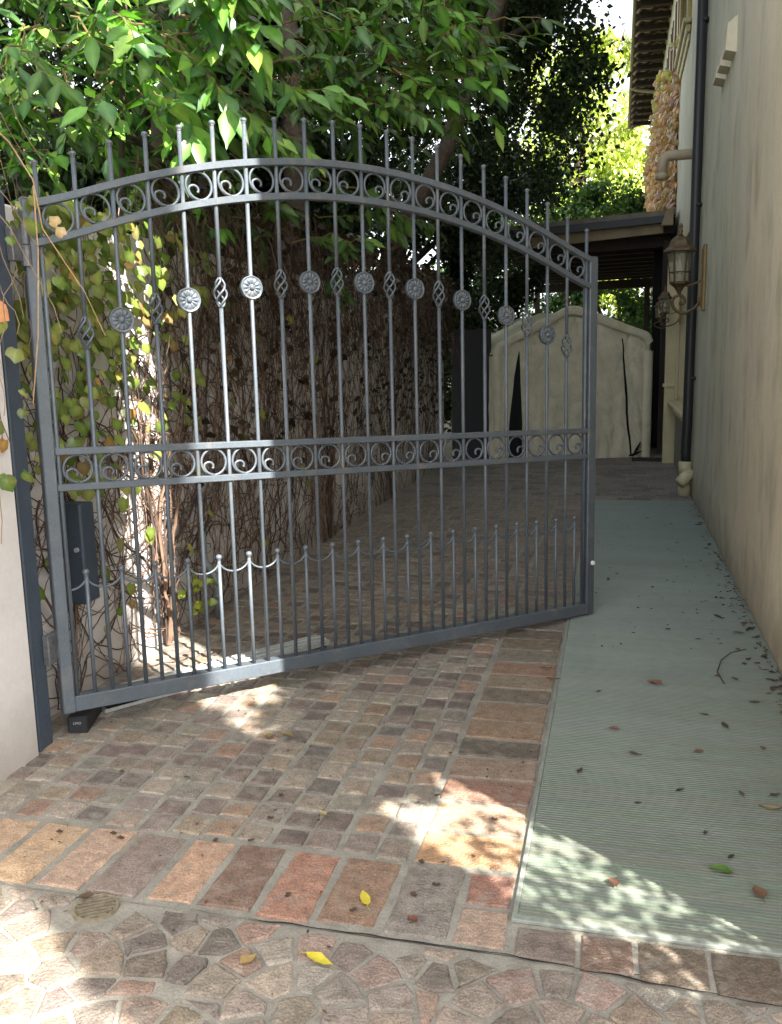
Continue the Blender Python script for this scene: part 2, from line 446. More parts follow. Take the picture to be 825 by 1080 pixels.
for _ in range(14000):                      # odd stones between the fans
    x = rng.uniform(-2.5, 1.7); y = rng.uniform(.5, 2.025)
    if any(math.hypot(x - c[0], y - c[1]) < FR + .028 for c in centres): continue
    if all(math.hypot(x - s_[0], y - s_[1]) > .082 for s_ in seeds): seeds.append((x, y))
for s_ in seeds:
    poly = [(s_[0] - .07, s_[1] - .07), (s_[0] + .07, s_[1] - .07), (s_[0] + .07, s_[1] + .07), (s_[0] - .07, s_[1] + .07)]
    for o in seeds:
        dx = o[0] - s_[0]; dy = o[1] - s_[1]; d = math.hypot(dx, dy)
        if 1e-6 < d < .3:
            gp_ = .0055 + .003 * rng.random()
            poly = clip(poly, s_[0] + dx / 2 - dx / d * gp_, s_[1] + dy / 2 - dy / d * gp_, dx / d, dy / d)
            if len(poly) < 3: break
    if len(poly) < 3: continue
    poly = crop(poly, s_)
    if poly: lay(poly)
tag(st.build('street', [M['stone'], M['mortar']]), kind='structure')

# ribbed walkway panels
rb = MB()
y = 2.215; pit = .0148; k = 0
while y < 9.33:
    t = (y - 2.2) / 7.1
    base = mixc(L(121, 128, 115), L(104, 121, 117), min(1, t * 1.15))  # far ribs tinted teal, sky reflection put into the colour
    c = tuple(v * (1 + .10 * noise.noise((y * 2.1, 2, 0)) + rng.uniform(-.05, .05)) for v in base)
    z = .006
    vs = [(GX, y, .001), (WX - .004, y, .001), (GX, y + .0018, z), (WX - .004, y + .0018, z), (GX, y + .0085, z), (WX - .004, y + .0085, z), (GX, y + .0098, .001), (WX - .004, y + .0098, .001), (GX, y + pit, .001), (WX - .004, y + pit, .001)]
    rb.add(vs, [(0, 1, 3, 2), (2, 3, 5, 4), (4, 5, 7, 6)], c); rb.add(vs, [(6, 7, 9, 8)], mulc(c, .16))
    y += pit; k += 1
walk = tag(rb.build('walkway', M['rib']), kind='structure')
e = MB(); e.box(GX - .016, GX - .001, 2.19, 9.34, -.004, .0075, b=.002); e.box(GX - .016, WX - .004, 2.187, 2.2135, -.004, .0072, b=.002)
e.build('panel_frame', M['panel_edge'], walk)

# ================================================================== DRAIN
t = empty('drain_grate', (-1.381, 2.003, 0), 'round slotted metal drain grate set in the paving at the lower left', 'drain')
m = MB(); m.lathe([(.064, -.01), (.064, .0035), (.056, .0045), (.054, .003), (.054, -.01)], 32); m.build('rim', M['grate'], t)
m = MB()
ca, sa = math.cos(.55), math.sin(.55)
m.M = Matrix.Rotation(.55, 4, 'Z')
for i in range(-3, 4):
    x = i * .0150; h_ = math.sqrt(max(0, .054 ** 2 - x * x)) - .001
    m.box(-h_, h_, x - .0042, x + .0042, -.0005, .0046)
m.build('bars', M['grate'], t)
m = MB(); m.lathe([(.0535, -.0012), (.0001, -.0010)], 24); m.build('sump', M['void'], t)

# ================================================================== FALLEN LEAVES
def leaf_mesh(kind, s, col, curl=.25, seed=0):
    r = random.Random(seed); mb = MB()
    if kind == 'long': out = [(0, 0), (.16, .2), (.2, .45), (.14, .75), (0, 1.0)]
    elif kind == 'scrap': out = [(0, 0), (.3, .12), (.22, .5), (.32, .75), (0, .85)]
    else: out = [(0, 0), (.28, .18), (.34, .42), (.22, .74), (0, 1.0)]
    n = len(out); vs = []
    def z(x, y): return s * (curl * (abs(x) * 1.2 + (y - .5) ** 2 * .9) + r.uniform(0, .05)) + .001
    for x, y in out: vs.append((0, (y - .5) * s, z(0, y)))
    for x, y in out: vs.append((x * s, (y - .5) * s, z(x, y)))
    for x, y in out: vs.append((-x * s * r.uniform(.7, 1.1), (y - .5) * s, z(x, y) * r.uniform(.6, 1.5)))
    for i in range(n - 1):
        mb.add([], [])
    fs = [(i, n + i, n + i + 1, i + 1) for i in range(n - 1)] + [(i, i + 1, 2 * n + i + 1, 2 * n + i) for i in range(n - 1)]
    mb.add(vs, fs, col)
    mb.tube([(0, -.5 * s, z(0, 0)), (.05 * s, -.72 * s, .003)], .014 * s, 4, True, mulc(col, .7))
    return mb
def drop(name, kind, s, col, x, y, z, rz, label, group=None, curl=.25, seed=0):
    g_ = sum(col) / 3; col = mixc(col, (g_ * 1.15, g_, g_ * .75), .50 if col[0] > col[1] * 1.35 else .08); col = mulc(col, .72 if col[0] > col[1] * 1.35 else .95)
    o = leaf_mesh(kind, s, col, curl, seed).build(name, M['leaf_dry'], None, True, (x, y, z))
    o.rotation_euler = (0, 0, rz); return tag(o, label, 'leaf', group)
ZG = .0075; ZS = .003
drop('fallen_leaf', 'long', .085, L(206, 190, 40), -.696, 1.921, ZS, -1.9, 'long bright yellow leaf lying on the fan setts at the front', curl=.2, seed=1)
drop('fallen_leaf', 'wide', .05, L(214, 168, 40), -.872, 1.883, ZS, -.5, 'small orange yellow leaf lying left of the long yellow leaf on the fan setts', seed=2)
drop('fallen_leaf', 'long', .075, L(206, 188, 52), -.653, 2.192, ZS, .45, 'yellow leaf lying on a large brown paver of the front band', seed=3)
drop('fallen_leaf', 'long', .042, L(204, 172, 48), -.922, 2.625, ZS, 1.1, 'small yellow leaf on the grey square setts', seed=4)
drop('fallen_leaf', 'wide', .04, L(140, 64, 44), -.502, 2.125, ZS, .9, 'curled dark red leaf on the large grey paver', curl=.6, seed=5)
drop('fallen_leaf', 'wide', .070, L(84, 124, 40), .322, 2.535, ZG, 1.3, 'green leaf lying on the ribbed walkway', seed=6)
drop('fallen_leaf', 'wide', .062, L(150, 92, 54), .412, 2.441, ZG, .2, 'brown crumpled leaf on the walkway right of the green leaf', curl=.5, seed=7)
drop('fallen_leaf', 'wide', .075, L(158, 98, 62), .194, 4.048, ZG, 1.0, 'large rust brown leaf lying on the middle of the walkway', curl=.4, seed=8)
drop('fallen_leaf', 'wide', .045, L(150, 78, 54), .021, 2.407, ZG, .4, 'small rust leaf on the sunlit corner of the walkway', curl=.5, seed=9)
drop('fallen_leaf', 'long', .07, L(196, 154, 84), .520, 2.950, ZG, 1.5, 'pale tan leaf beside the house wall on the near walkway', seed=10)
drop('fallen_leaf', 'long', .06, L(190, 150, 40), -1.26, 3.20, ZS, 1.2, 'yellow leaf on the setts in front of the gate middle', seed=11)
drop('fallen_leaf', 'wide', .05, L(150, 130, 44), -1.33, 3.17, ZS, .3, 'olive yellow leaf beside the yellow leaf in front of the gate', seed=12)
drop('fallen_leaf', 'wide', .05, L(120, 84, 60), -1.43, 2.03, ZS + .003, 2.2, 'brown leaf scrap lying on the round drain', seed=13)
# repeats: dry brown leaves on the walkway
protos = []
for i, (kd, s, c) in enumerate([('long', .05, L(124, 84, 60)), ('wide', .045, L(146, 88, 62)), ('long', .06, L(96, 72, 54)), ('scrap', .03, L(84, 62, 50)), ('scrap', .022, L(54, 46, 40)), ('long', .035, L(64, 54, 44))]):
    o = drop('dry_leaf', kd, s, c, 0, 0, ZG, 0, 'dry brown leaf scattered on the ribbed walkway', 'dry leaves scattered on the walkway', .4, 20 + i)
    protos.append((o, [False]))
pl = [(.482, 4.203), (.554, 4.179), (.567, 3.425), (.097, 3.279), (.441, 3.035), (.30, 2.75), (.10, 2.9), (.02, 3.5), (.38, 3.72), (.55, 3.05), (.60, 3.9), (.62, 4.4), (.44, 4.75), (.30, 4.9), (.15, 5.3), (.05, 4.6), (-.05, 3.9), (-.1, 3.1), (.33, 3.35), (.25, 5.8), (.62, 4.62), (.66, 4.9), (.70, 5.05), (.58, 5.2), (.48, 5.32), (.52, 5.5), (.64, 5.45), (.70, 5.6), (.40, 5.25), (.35, 6.0), (-.10, 5.6), (-.02, 6.3), (.16, 6.1), (.45, 3.62), (.68, 3.55), (.70, 3.8), (.72, 4.1), (.71, 4.33), (.24, 3.02), (.36, 2.62)]
for _ in range(56): pl.append((WX - .02 - abs(rng.gauss(0, .06)), 4.0 + 4.8 * rng.random() ** 1.5))
for _ in range(26): pl.append((rng.uniform(-.18, .72), rng.uniform(5.5, 9.2)))
for i, (x, y) in enumerate(pl):
    k = rng.choice([0, 1, 2, 3, 3, 5]) if y < 5.2 else rng.choice([3, 4, 4, 4, 5, 2])
    if i < 10: k = [1, 0, 1, 2, 0, 3, 5, 1, 0, 2][i]
    o, used = protos[k]
    if not used[0]: used[0] = True
    else: o = dup(o, (0, 0, 0))
    o.location = (x, y, ZG); o.rotation_euler = (0, 0, rng.uniform(0, 6.28)); s = rng.uniform(.6, 1.15); o.scale = (s, s, s * .8)
pr = None
for i in range(16):
    x, y = rng.uniform(-1.9, -.3), rng.uniform(2.1, 3.0)
    if i == 0:
        o = drop('dry_leaf', 'scrap', .028, L(104, 74, 56), 0, 0, ZS, 0, 'tiny dry brown leaf scrap scattered on the stone paving', 'dry leaf scraps on the paving', .3, 40); pr = o
    else: o = dup(pr, (0, 0, 0))
    o.location = (x, y, ZS); o.rotation_euler = (0, 0, rng.uniform(0, 6.28))
for x, y, s in ((-.30, 4.16, .055), (-.262, 4.02, .06)):
    drop('fallen_leaf', 'long', s, L(150, 112, 74), x, y, ZG, 1.5, 'brown leaf lying across the pale edging between pavers and walkway', 'brown leaves on the edging', .3, 50)
# curved twig
m = MB(); m.tube([(.50, 4.10, .012), (.485, 4.25, .014), (.52, 4.42, .014), (.58, 4.55, .013), (.66, 4.62, .012)], [.003, .003, .0026, .002, .0014], 5)
tag(m.build('twig', M['bark'], None, True), 'thin curved dry twig lying on the walkway near the house wall', 'twig')

# crumbs of leaf and dirt swept against the wall foot and over the panels
m = MB()
for i in range(1000):
    if i < 600: x = WX - .008 - abs(rng.gauss(0, .035)); y = rng.uniform(2.3, 9.2)
    elif i < 700: x = rng.uniform(GX, WX); y = rng.uniform(4.5, 9.3)
    else: x = rng.uniform(-2.3, GX); y = rng.uniform(1.6, 5.5)
    if i < 600 and noise.noise((y * 1.3, 4, 0)) < -.1: continue
    q_ = rng.uniform(0, 6.28); s_ = rng.uniform(.003, .010) * (1 if i < 700 else .7); c_ = mulc(rng.choice([L(96, 70, 50), L(70, 54, 42), L(120, 88, 60), L(52, 44, 38)]), rng.uniform(.7, 1.2)); zz = .0085 if x > GX else .0035
    vs = [(x + s_ * math.cos(q_ + a_) * k_, y + s_ * math.sin(q_ + a_) * k_, zz + rng.uniform(0, .003)) for a_, k_ in ((0, 1.6), (1.5, .6), (3.1, 1.4), (4.6, .7))]
    m.add(vs, [(0, 1, 2, 3)], c_)
tag(m.build('leaf_litter', M['leaf_dry']), kind='stuff')

# ================================================================== GATE
GO = Vector((-2.1185, 2.9715, .112))
U = Vector((2.01836, 2.14713, -.0964)).normalized()
Vv = Vector((-.01119, .02468, 1.98309)).normalized()
Nn = U.cross(Vv).normalized()
GM = Matrix((U, Vv, Nn)).transposed().to_4x4()     # gate axes -> world axes
def gp(u, v, w=0.): return U * u + Vv * v + Nn * w
def gmb():
    m = MB(); m.M = GM; return m
gate = empty('driveway_gate', GO, 'grey wrought iron driveway gate with arched top, scrolls and rosettes, standing half open', 'gate')
GW = 2.948
def rtop(u):
    x = (u - 1.474) / 1.42
    z = 2.288 - .315 * x * x
    if abs(x) > .86: z += .9 * (abs(x) - .86) ** 2
    return z
m = gmb(); m.box(0, .048, 0, 1.985, -.06, 0, b=.004); m.box(.002, .046, 1.985, 1.992, -.058, -.002, b=.002); m.build('hinge_stile', M['gate'], gate)
m = gmb(); m.box(GW - .058, GW, 0, 1.985, -.06, 0, b=.004); m.box(GW - .056, GW - .002, 1.985, 1.992, -.058, -.002, b=.002)
ls = m.build('latch_stile', M['gate'], gate)
m = MB(); m.ball(gp(GW - .02, .30, .006), .014, 8, 5); m.build('rubber_stop', pbr('white_rubber', L(225, 225, 222), rough=.5), ls)
m = gmb(); m.box(.048, GW - .058, .002, .066, -.06, 0, b=.004); m.build('bottom_rail', M['gate'], gate)
def sweep_rail(off, u0, u1):
    m = gmb(); n = 60; vs = []; fs = []
    for i in range(n + 1):
        u = u0 + (u1 - u0) * i / n; z = rtop(u) - off
        for (dv, dw) in ((0, -.002), (-.003, 0.002), (-.027, 0.002), (-.03, -.002), (-.03, -.034), (0, -.034)): vs.append((u, z + dv, dw))
    for i in range(n):
        for k in range(6):
            k2 = (k + 1) % 6; fs.append((i * 6 + k, (i + 1) * 6 + k, (i + 1) * 6 + k2, i * 6 + k2))
    fs += [tuple(range(6)), tuple(range(n * 6 + 5, n * 6 - 1, -1))]
    m.add(vs, fs); return m
sweep_rail(0, .048, GW - .058).build('arch_rail', M['gate'], gate)
sweep_rail(.141, .048, GW - .058).build('arch_rail', M['gate'], gate)
for v in (1.053, .912):
    m = gmb(); m.box(.048, GW - .058, v - .014, v + .014, -.034, .001, b=.003); m.build('cross_rail', M['gate'], gate)
BU = [.062 + i * (2.873 - .062) / 20 for i in range(21)]
WB = -.016
orn_v = lambda u: 1.770 - .215 * ((u - 1.474) / 1.15) ** 2
for i, u in enumerate(BU):
    x = (u - 1.474) / 1.42; top = rtop(u) + .152 - .035 * x * x
    m = MB(); gap = None
    if i % 2 == 1 and 0 < i < 20: gap = orn_v(u)
    if gap:
        m.tube([gp(0, .06, WB), gp(0, gap - .058, WB)], .0088, 10); m.tube([gp(0, gap + .058, WB), gp(0, top, WB)], .0088, 10)
    else:
        m.tube([gp(0, .06, WB), gp(0, top, WB)], .0088, 10)
    b_ = m.build('bar', M['gate'], gate, True, gp(u, 0))
    f = MB(); f.lathe([(.006, -.006), (.0105, -.004), (.0075, 0), (.0125, .005), (.0135, .010), (.011, .016), (.001, .020)], 12, gp(0, top, WB)); f.build('finial', M['gate'], b_, True)
# scrolls
def scroll(s):
    pts = []
    for k in range(33):
        a = PI * .5 - 2 * PI * k / 32 - .0
        pts.append((.0550 * math.cos(a), .0550 * math.sin(a)))
    # continue from the top?  run on along the ring to the bottom, then curl in
    for k in range(0, 12):
        a = PI * .5 - PI * k / 12
        pts.append((.0550 * math.cos(a) * .985, .0550 * math.sin(a) * .985))
    m1 = MB(); m1.tube([gp(x * s, y, -.016) for x, y in pts[:33]], .0056, 6)
    cu = []
    for k in range(34):
        t_ = k / 33.; a = -PI / 2 - t_ * 1.72 * PI
        r_ = .0440 * (1 - t_) ** 1.9 + .0105
        cx_ = -.015 * min(1, t_ * 2.4); cy_ = -.020 * min(1, t_ * 2.4)
        cu.append((cx_ + r_ * math.cos(a), cy_ + r_ * math.sin(a)))
    m1.tube([gp(x * s, y, -.014) for x, y in cu], [.0054] * 30 + [.0048, .0056, .0064, .0066], 6)
    return m1
sl = scroll(1).build('scroll', M['gate'], gate, True); sr = scroll(-1).build('scroll', M['gate'], gate, True)
first = {id(sl): True, id(sr): True}
for row in (0, 1):
    for i in range(20):
        u = (BU[i] + BU[i + 1]) / 2; src = sl if i < 10 else sr
        v = rtop(u) - .030 - .0555 if row == 0 else .9825
        if first[id(src)]: first[id(src)] = False; src.location = gp(u, v)
        else: dup(src, gp(u, v), gate)
# rosettes
m = MB(); n = 72
rings = [0, .004, .008, .011, .0125, .015, .019, .024, .029, .034, .038, .041, .0435, .0465, .048]
def rz(r, a):
    if r <= .011: return .010 * math.sqrt(max(0, 1 - (r / .0125) ** 2)) + .004
    if r < .0135: return .002
    if r < .0405:
        p_ = abs(math.cos(6 * a)); ed = 1 - abs((r - .027) / .0138) ** 3
        return .0015 + .0075 * (p_ ** .6) * max(0, ed)
    if r < .043: return .0012
    return .006
for side in (1, -1):
    vs = []; fs = []
    for r_ in rings:
        for k in range(n):
            a = 2 * PI * k / n; rr = r_ * (1 + (.03 * abs(math.cos(4 * a)) if r_ > .045 else 0))
            vs.append(gp(rr * math.cos(a), rr * math.sin(a), side * (.006 + rz(r_, a)) + WB))
    o_ = len(rings)
    for k in range(n):
        a = 2 * PI * k / n; rr = .048 * (1 + .03 * abs(math.cos(4 * a))); vs.append(gp(rr * math.cos(a), rr * math.sin(a), WB))
    for j in range(o_):
        for k in range(n):
            k2 = (k + 1) % n; fs.append((j * n + k, j * n + k2, (j + 1) * n + k2, (j + 1) * n + k))
    m.add(vs, fs)
ro = m.build('rosette', M['gate'], gate, True)
k = 0
for i in range(2, 19, 2):
    loc = gp(BU[i], orn_v(BU[i]))
    if k == 0: ro.location = loc
    else: dup(ro, loc, gate)
    k += 1
m = MB()
for s_ in range(4):
    pts = []
    for j in range(17):
        t_ = j / 16.; a = s_ * PI / 2 + .6 - 1.25 * PI * t_; r_ = .0045 + .0225 * math.sin(PI * t_) ** .8
        pts.append(gp(r_ * math.cos(a), -.060 + .12 * t_, r_ * math.sin(a) + WB))
    m.tube(pts, .0046, 6)
for v in (-.062, .052): m.tube([gp(0, v, WB), gp(0, v + .010, WB)], .0105, 10)
ba = m.build('basket_twist', M['gate'], gate, True); k = 0
for i in range(1, 20, 2):
    loc = gp(BU[i], orn_v(BU[i]))
    if k == 0: ba.location = loc
    else: dup(ba, loc, gate)
    k += 1
# pickets and swags
m = MB(); m.tube([gp(0, .06, WB), gp(0, .552, WB)], .0082, 10); pk = m.build('picket', M['gate'], gate, True)
m = MB(); c = gp(0, .566, WB); m.lathe([(.006, -.016), (.0095, -.013), (.008, -.009), (.013, -.003), (.0142, .003), (.0115, .010), (.005, .0138), (.001, .0145)], 12, c); m.build('finial', M['gate'], pk, True)
hw = (BU[1] - BU[0]) / 2
def swag(s):
    pts = []
    for j in range(11):
        a = PI / 2 * j / 10
        pts.append(gp(s * (hw - (hw - .004) * math.cos(PI / 2 - a)) if False else s * hw * (1 - math.cos(a)) + 0, .556 - .056 * math.sin(a), WB))
    m_ = MB(); m_.tube(pts, .0046, 6); return m_
sa_ = swag(1).build('swag', M['gate'], gate, True); sb_ = swag(-1).build('swag', M['gate'], gate, True)
for i in range(20):
    u = (BU[i] + BU[i + 1]) / 2
    if i == 0: pk.location = sa_.location = sb_.location = gp(u, 0)
    else:
        for o in (pk, sa_, sb_): dup(o, gp(u, 0), gate)

# ---------------- hinge post, hinges, control box, motor, beam
post = empty('gate_post', (-2.19, 2.90, 0), 'dark grey square steel gate post beside the white pier', 'post')
m = MB(); m.box(-.030, .028, -.035, .05, -.02, 2.12, b=.004); m.build('shaft', M['gate_dark'], post)
for z in (.39, 1.93):
    h = MB(); h.tube([(.062, .10, z - .075), (.062, .10, z + .0)], .019, 12); h.tube([(.062, .10, z + .004), (.062, .10, z + .075)], .017, 12)
    h.box(.03, .058, .03, .10, z - .06, z + .06, b=.003); h.build('hinge', M['iron'], post, False)
cb = empty('control_box', (-2.22, 3.2, .5), 'dark blue grey metal control box mounted behind the gate hinge side', 'box')
m = MB(); m.box(-.10, .058, .06, .16, -.01, .415, b=.005); m.build('body', M['gate_dark'], cb)
m = MB(); m.box(-.102, .060, .050, .060, -.012, .417, b=.004); d_ = m.build('door', M['gate_dark'], cb)
m = MB(); m.tube([(.035, .052, .225), (.035, .040, .225)], .010, 12); m.build('lock', M['alu'], d_)
mo = empty('gate_motor_cover', (-2.13, 3.075, 0), 'small black box under the hinge corner of the gate', 'motor box')
m = MB(); m.M = Matrix.Rotation(.30, 4, 'Z'); m.box(-.034, .046, -.03, .20, .0, .074, b=.005); m.build('body', M['black'], mo)
cu = bpy.data.curves.new('lettering', 'FONT'); cu.body = 'LIMO'; cu.size = .014; cu.extrude = .0006; cu.align_x = 'CENTER'
tmp = bpy.data.objects.new('tmp', cu); COL.objects.link(tmp)
bpy.context.view_layer.update()
tme = bpy.data.meshes.new_from_object(tmp.evaluated_get(bpy.context.evaluated_depsgraph_get()))
bpy.data.objects.remove(tmp); bpy.data.curves.remove(cu)
tme.materials.clear(); tme.materials.append(M['white_ink'])
to = bpy.data.objects.new('lettering', tme); COL.objects.link(to); to.parent = mo
to.rotation_euler = (PI / 2, 0, .30); to.location = Matrix.Rotation(.30, 3, 'Z') @ Vector((.006, -.0308, .040))
# aluminium beam lying behind the gate
A = Vector((-2.12, 3.26, 0)); B = Vector((-1.408, 4.215, 0)); d = (B - A).normalized(); nl = Vector((-d.y, d.x, 0)); Ln = (B - A).length
bm_ = empty('aluminium_channel', A, 'silver aluminium channel lying on the paving right behind the gate', 'metal channel')
m = MB(); m.M = Matrix((d, nl, Vector((0, 0, 1)))).transposed().to_4x4()
m.box(0, Ln, 0, .115, .062, .068); m.box(0, Ln, -.0045, 0, .044, .070, b=.001); m.box(0, Ln, .115, .1195, .002, .070, b=.001); m.box(0, Ln, -.003, .001, .003, .018)
m.box(0, Ln, .0012, .115, .003, .008)
m.box(0, Ln, .030, .034, .068, .074); m.box(0, Ln, .080, .084, .068, .074)
m.build('profile', M['alu'], bm_)
m = MB(); m.M = Matrix((d, nl, Vector((0, 0, 1)))).transposed().to_4x4(); m.box(.02, Ln - .01, .012, .100, .010, .058); m.build('slot', M['void'], bm_)

# ================================================================== WALLS ON THE LEFT
w = MB(); w.box(LX - .22, LX, 2.9, 12.4, -.05, 2.12, b=.01)
tag(w.build('boundary_wall', M['stucco_white']), 'long white stucco wall behind the gate, netted with bare vine stems', 'wall')
w = MB(); w.box(-3.0, PXW, -2.5, 2.845, -.05, 2.75, b=.012)
tag(w.build('gate_pier', M['stucco_white']), 'white stucco wall end at the left edge in front of the gate post', 'wall')
m = MB(); y0 = 4.665
m.tube([(LX + .03, y0, .52), (LX + .03, y0, .40), (LX + .035, y0 + .01, .34), (LX + .065, y0 + .03, .28), (LX + .085, y0 + .04, .22), (LX + .09, y0 + .04, .0)], .022, 10)
for z in (.20, .12): m.tube([(LX + .09, y0 + .04, z), (LX + .09, y0 + .04, z + .03)], .027, 10)
tag(m.build('conduit', M['conduit'], None, True), 'grey bent conduit pipe at the foot of the vine wall', 'pipe')

# ================================================================== VINES
def leafcol(r, pal):
    a = r.choice(pal); k = r.uniform(.75, 1.25); return tuple(x * k for x in a)
def frame_from(n_, up):
    n_ = n_.normalized(); y = (up - n_ * up.dot(n_))
    if y.length < 1e-3: y = n_.orthogonal()
    y.normalize(); return y.cross(n_), y, n_
IVY = [(0, 0), (.22, -.10), (.46, .02), (.52, .26), (.50, .52), (.30, .72), (0, 1.0), (-.30, .72), (-.50, .52), (-.52, .26), (-.46, .02), (-.22, -.10)]
def ivy_leaf(mb, p_, n_, up, s, c, r):
    ex, ey, ez = frame_from(n_, up); vs = [p_ + ey * .35 * s + ez * .05 * s]
    for x, y in IVY:
        vs.append(p_ + ex * (x * s * r.uniform(.85, 1.1)) + ey * (y * s) - ez * (s * .22 * (x * x * 1.6 + max(0, y - .4) ** 2)) )
    n = len(IVY); c = [mixc(mulc(c, 1.2), L(170, 180, 100), .2)] + [mulc(c, r.uniform(.72, 1.05)) if r.random() < .85 else mixc(c, L(140, 100, 60), .5) for _ in IVY]; mb.add(vs, [(0, 1 + i, 1 + (i + 1) % n) for i in range(n)], c)
def broad_leaf(mb, p_, dirv, n_, s, c, r, wd=.30):
    ey = dirv.normalized(); ez = n_ - ey * n_.dot(ey)
    if ez.length < 1e-3: ez = ey.orthogonal()
    ez.normalize(); ex = ey.cross(ez); f = r.uniform(.10, .30); dr_ = r.uniform(.05, .35)
    P = lambda x, y: p_ + ex * (x * s) + ey * (y * s) + ez * (s * (f * abs(x) * 1.2 - dr_ * y * y * .6))
    w_ = wd * r.uniform(.85, 1.15)
    vs = [P(0, 0), P(w_ * .62, .2), P(w_, .45), P(w_ * .72, .72), P(w_ * .2, .93), P(0, 1.06), P(-w_ * .2, .93), P(-w_ * .72, .72), P(-w_, .45), P(-w_ * .62, .2), P(0, .45), P(0, .75)]
    rib_ = mixc(mulc(c, 1.25), L(160, 195, 110), .22); k1 = mulc(c, r.uniform(.75, .95)); k2 = mulc(c, r.uniform(.9, 1.1)); tip_ = mixc(c, L(150, 130, 60), r.choice((0, 0, 0, 0, 0, .25)))
    c = [rib_, k1, k2, k1, tip_, tip_, tip_, k1, k2, k1, rib_, rib_]
    mb.add(vs, [(0, 1, 2, 10), (10, 2, 3, 11), (11, 3, 4, 5), (0, 10, 8, 9), (10, 11, 7, 8), (11, 5, 6, 7)], c)
def kite(mb, p_, dirv, n_, s, c, r, wd=.34):
    ey = dirv.normalized(); ez = n_ - ey * n_.dot(ey)
    if ez.length < 1e-3: ez = ey.orthogonal()
    ez.normalize(); ex = ey.cross(ez); w_ = wd * r.uniform(.8, 1.2) * s
    vs = [p_, p_ + ex * w_ + ey * (.45 * s) + ez * (.1 * s), p_ + ey * s, p_ - ex * w_ + ey * (.45 * s) + ez * (.1 * s)]
    mb.add(vs, [(0, 1, 2, 3)], c)
def rv(r): 
    while True:
        v = Vector((r.uniform(-1, 1), r.uniform(-1, 1), r.uniform(-1, 1)))
        if .05 < v.length < 1: return v.normalized()

vine = empty('climbing_vine', (LX, 4.2, 0), 'half bare climbing vine tangled over the long white wall behind the gate', 'vine')
r = random.Random(11)
sm = MB()
BR = [L(92, 72, 60), L(78, 62, 54), L(110, 88, 72), L(66, 54, 50), L(124, 100, 84)]
def rel(x, y, z): return (x - LX, y - 4.2, z)
def stem(y, z, ang, n, step, rad, wander, off=.012):
    pts = []; rs = []; x = off
    for i in range(n):
        pts.append(rel(LX + max(.004, x), y, max(.01, z))); rs.append(rad * (1 - .6 * i / n))
        y += math.cos(ang) * step; z += math.sin(ang) * step; ang += r.gauss(0, wander); x = max(.004, min(.07, x + r.gauss(0, .005)))
        if z > 2.25 or y < 2.92 or y > 12.2: break
        if z < .02: ang = abs(ang)
    if len(pts) > 2:
        c_ = r.choice(BR); sm.tube(pts, rs, 4, False, c_)
    return pts
for i in range(840):
    y = r.uniform(2.95, 11.8) if i < 330 else (r.uniform(2.95, 6.5) if i < 560 else r.uniform(4.6, 12.0))
    z = r.uniform(.05, 1.7); ang = r.choice([r.gauss(PI / 2, .5), r.gauss(PI / 2, .9), r.uniform(0, PI), -r.uniform(0, PI)])
    stem(y, z, ang, r.randint(14, 34), .05, r.uniform(.0022, .005), .26)
for i in range(250):                                   # finer network
    y = r.uniform(2.95, 7.2); z = r.uniform(.1, 2.0)
    stem(y, z, r.uniform(0, 2 * PI), r.randint(8, 20), .04, r.uniform(.0012, .0026), .4)
for yb, n_, sp in ((4.22, 16, .10), (7.0, 12, .10), (9.2, 8, .1), (3.35, 5, .08)):
    for k in range(n_):
        stem(yb + r.gauss(0, sp * .6), .0, r.gauss(PI / 2, .10), r.randint(28, 44), .05, r.uniform(.006, .013), .13, r.uniform(.01, .05))
# dead brown thatch hanging over the top of the wall
for i in range(1900):
    y = r.uniform(4.2, 12.2); z = r.uniform(1.75, 2.5); x = r.uniform(-.15, .22); p0 = Vector(rel(LX + x, y, z))
    pts = [p0]; dv = Vector((r.uniform(-.3, .6), r.uniform(-.5, .5), r.uniform(-1.2, .2)))
    for j in range(6):
        p0 = p0 + dv * .05; pts.append(p0.copy()); dv += Vector((r.uniform(-.3, .25), r.uniform(-.4, .4), -.22))
        if p0.x < .005: p0.x = .005
    sm.tube(pts, [.003] * 4 + [.002, .0015, .001], 3, False, mulc(r.choice(BR), .8))
sm.build('stems', M['vine_stem'], vine)
lm = MB()
GREEN = [L(92, 118, 48), L(112, 132, 58), L(132, 144, 74), L(80, 104, 44), L(144, 150, 88)]
TURN = [L(176, 172, 84), L(168, 160, 84), L(176, 128, 80), L(140, 112, 76), L(160, 158, 104)]
for i in range(560):
    y = 3.0 + abs(r.gauss(0, .70)); z = 2.15 - abs(r.gauss(0, .55))
    if i > 490: y = r.uniform(3, 6.5); z = r.uniform(.3, 2.0)
    if y > 7 or z < .15: continue
    if y > 4.6 and r.random() < .55: continue
    p_ = Vector(rel(LX + r.uniform(.03, .16) + (.1 if z > 1.8 else 0), y, z))
    pal = GREEN if r.random() < (.87 if y < 4.8 else .92) else TURN
    ivy_leaf(lm, p_, Vector((1, r.uniform(-.9, .3), r.uniform(-.1, .8))), Vector((r.uniform(-.3, .3), r.uniform(-.6, .6), -1)), r.uniform(.035, .072), leafcol(r, pal), r)
for i in range(3000):                                 # dry leaves in the thatch
    y = r.uniform(4.3, 12.2); z = 2.5 - 1.7 * r.random() ** 2.6 ; p_ = Vector(rel(LX + r.uniform(-.1, .24), y, z))
    kite(lm, p_, rv(r) + Vector((0, 0, -.8)), rv(r) + Vector((.6, 0, 0)), r.uniform(.04, .09), mulc(r.choice([L(84, 64, 50), L(62, 50, 42), L(98, 80, 60), L(54, 50, 38)]), r.uniform(.45, .95)), r)
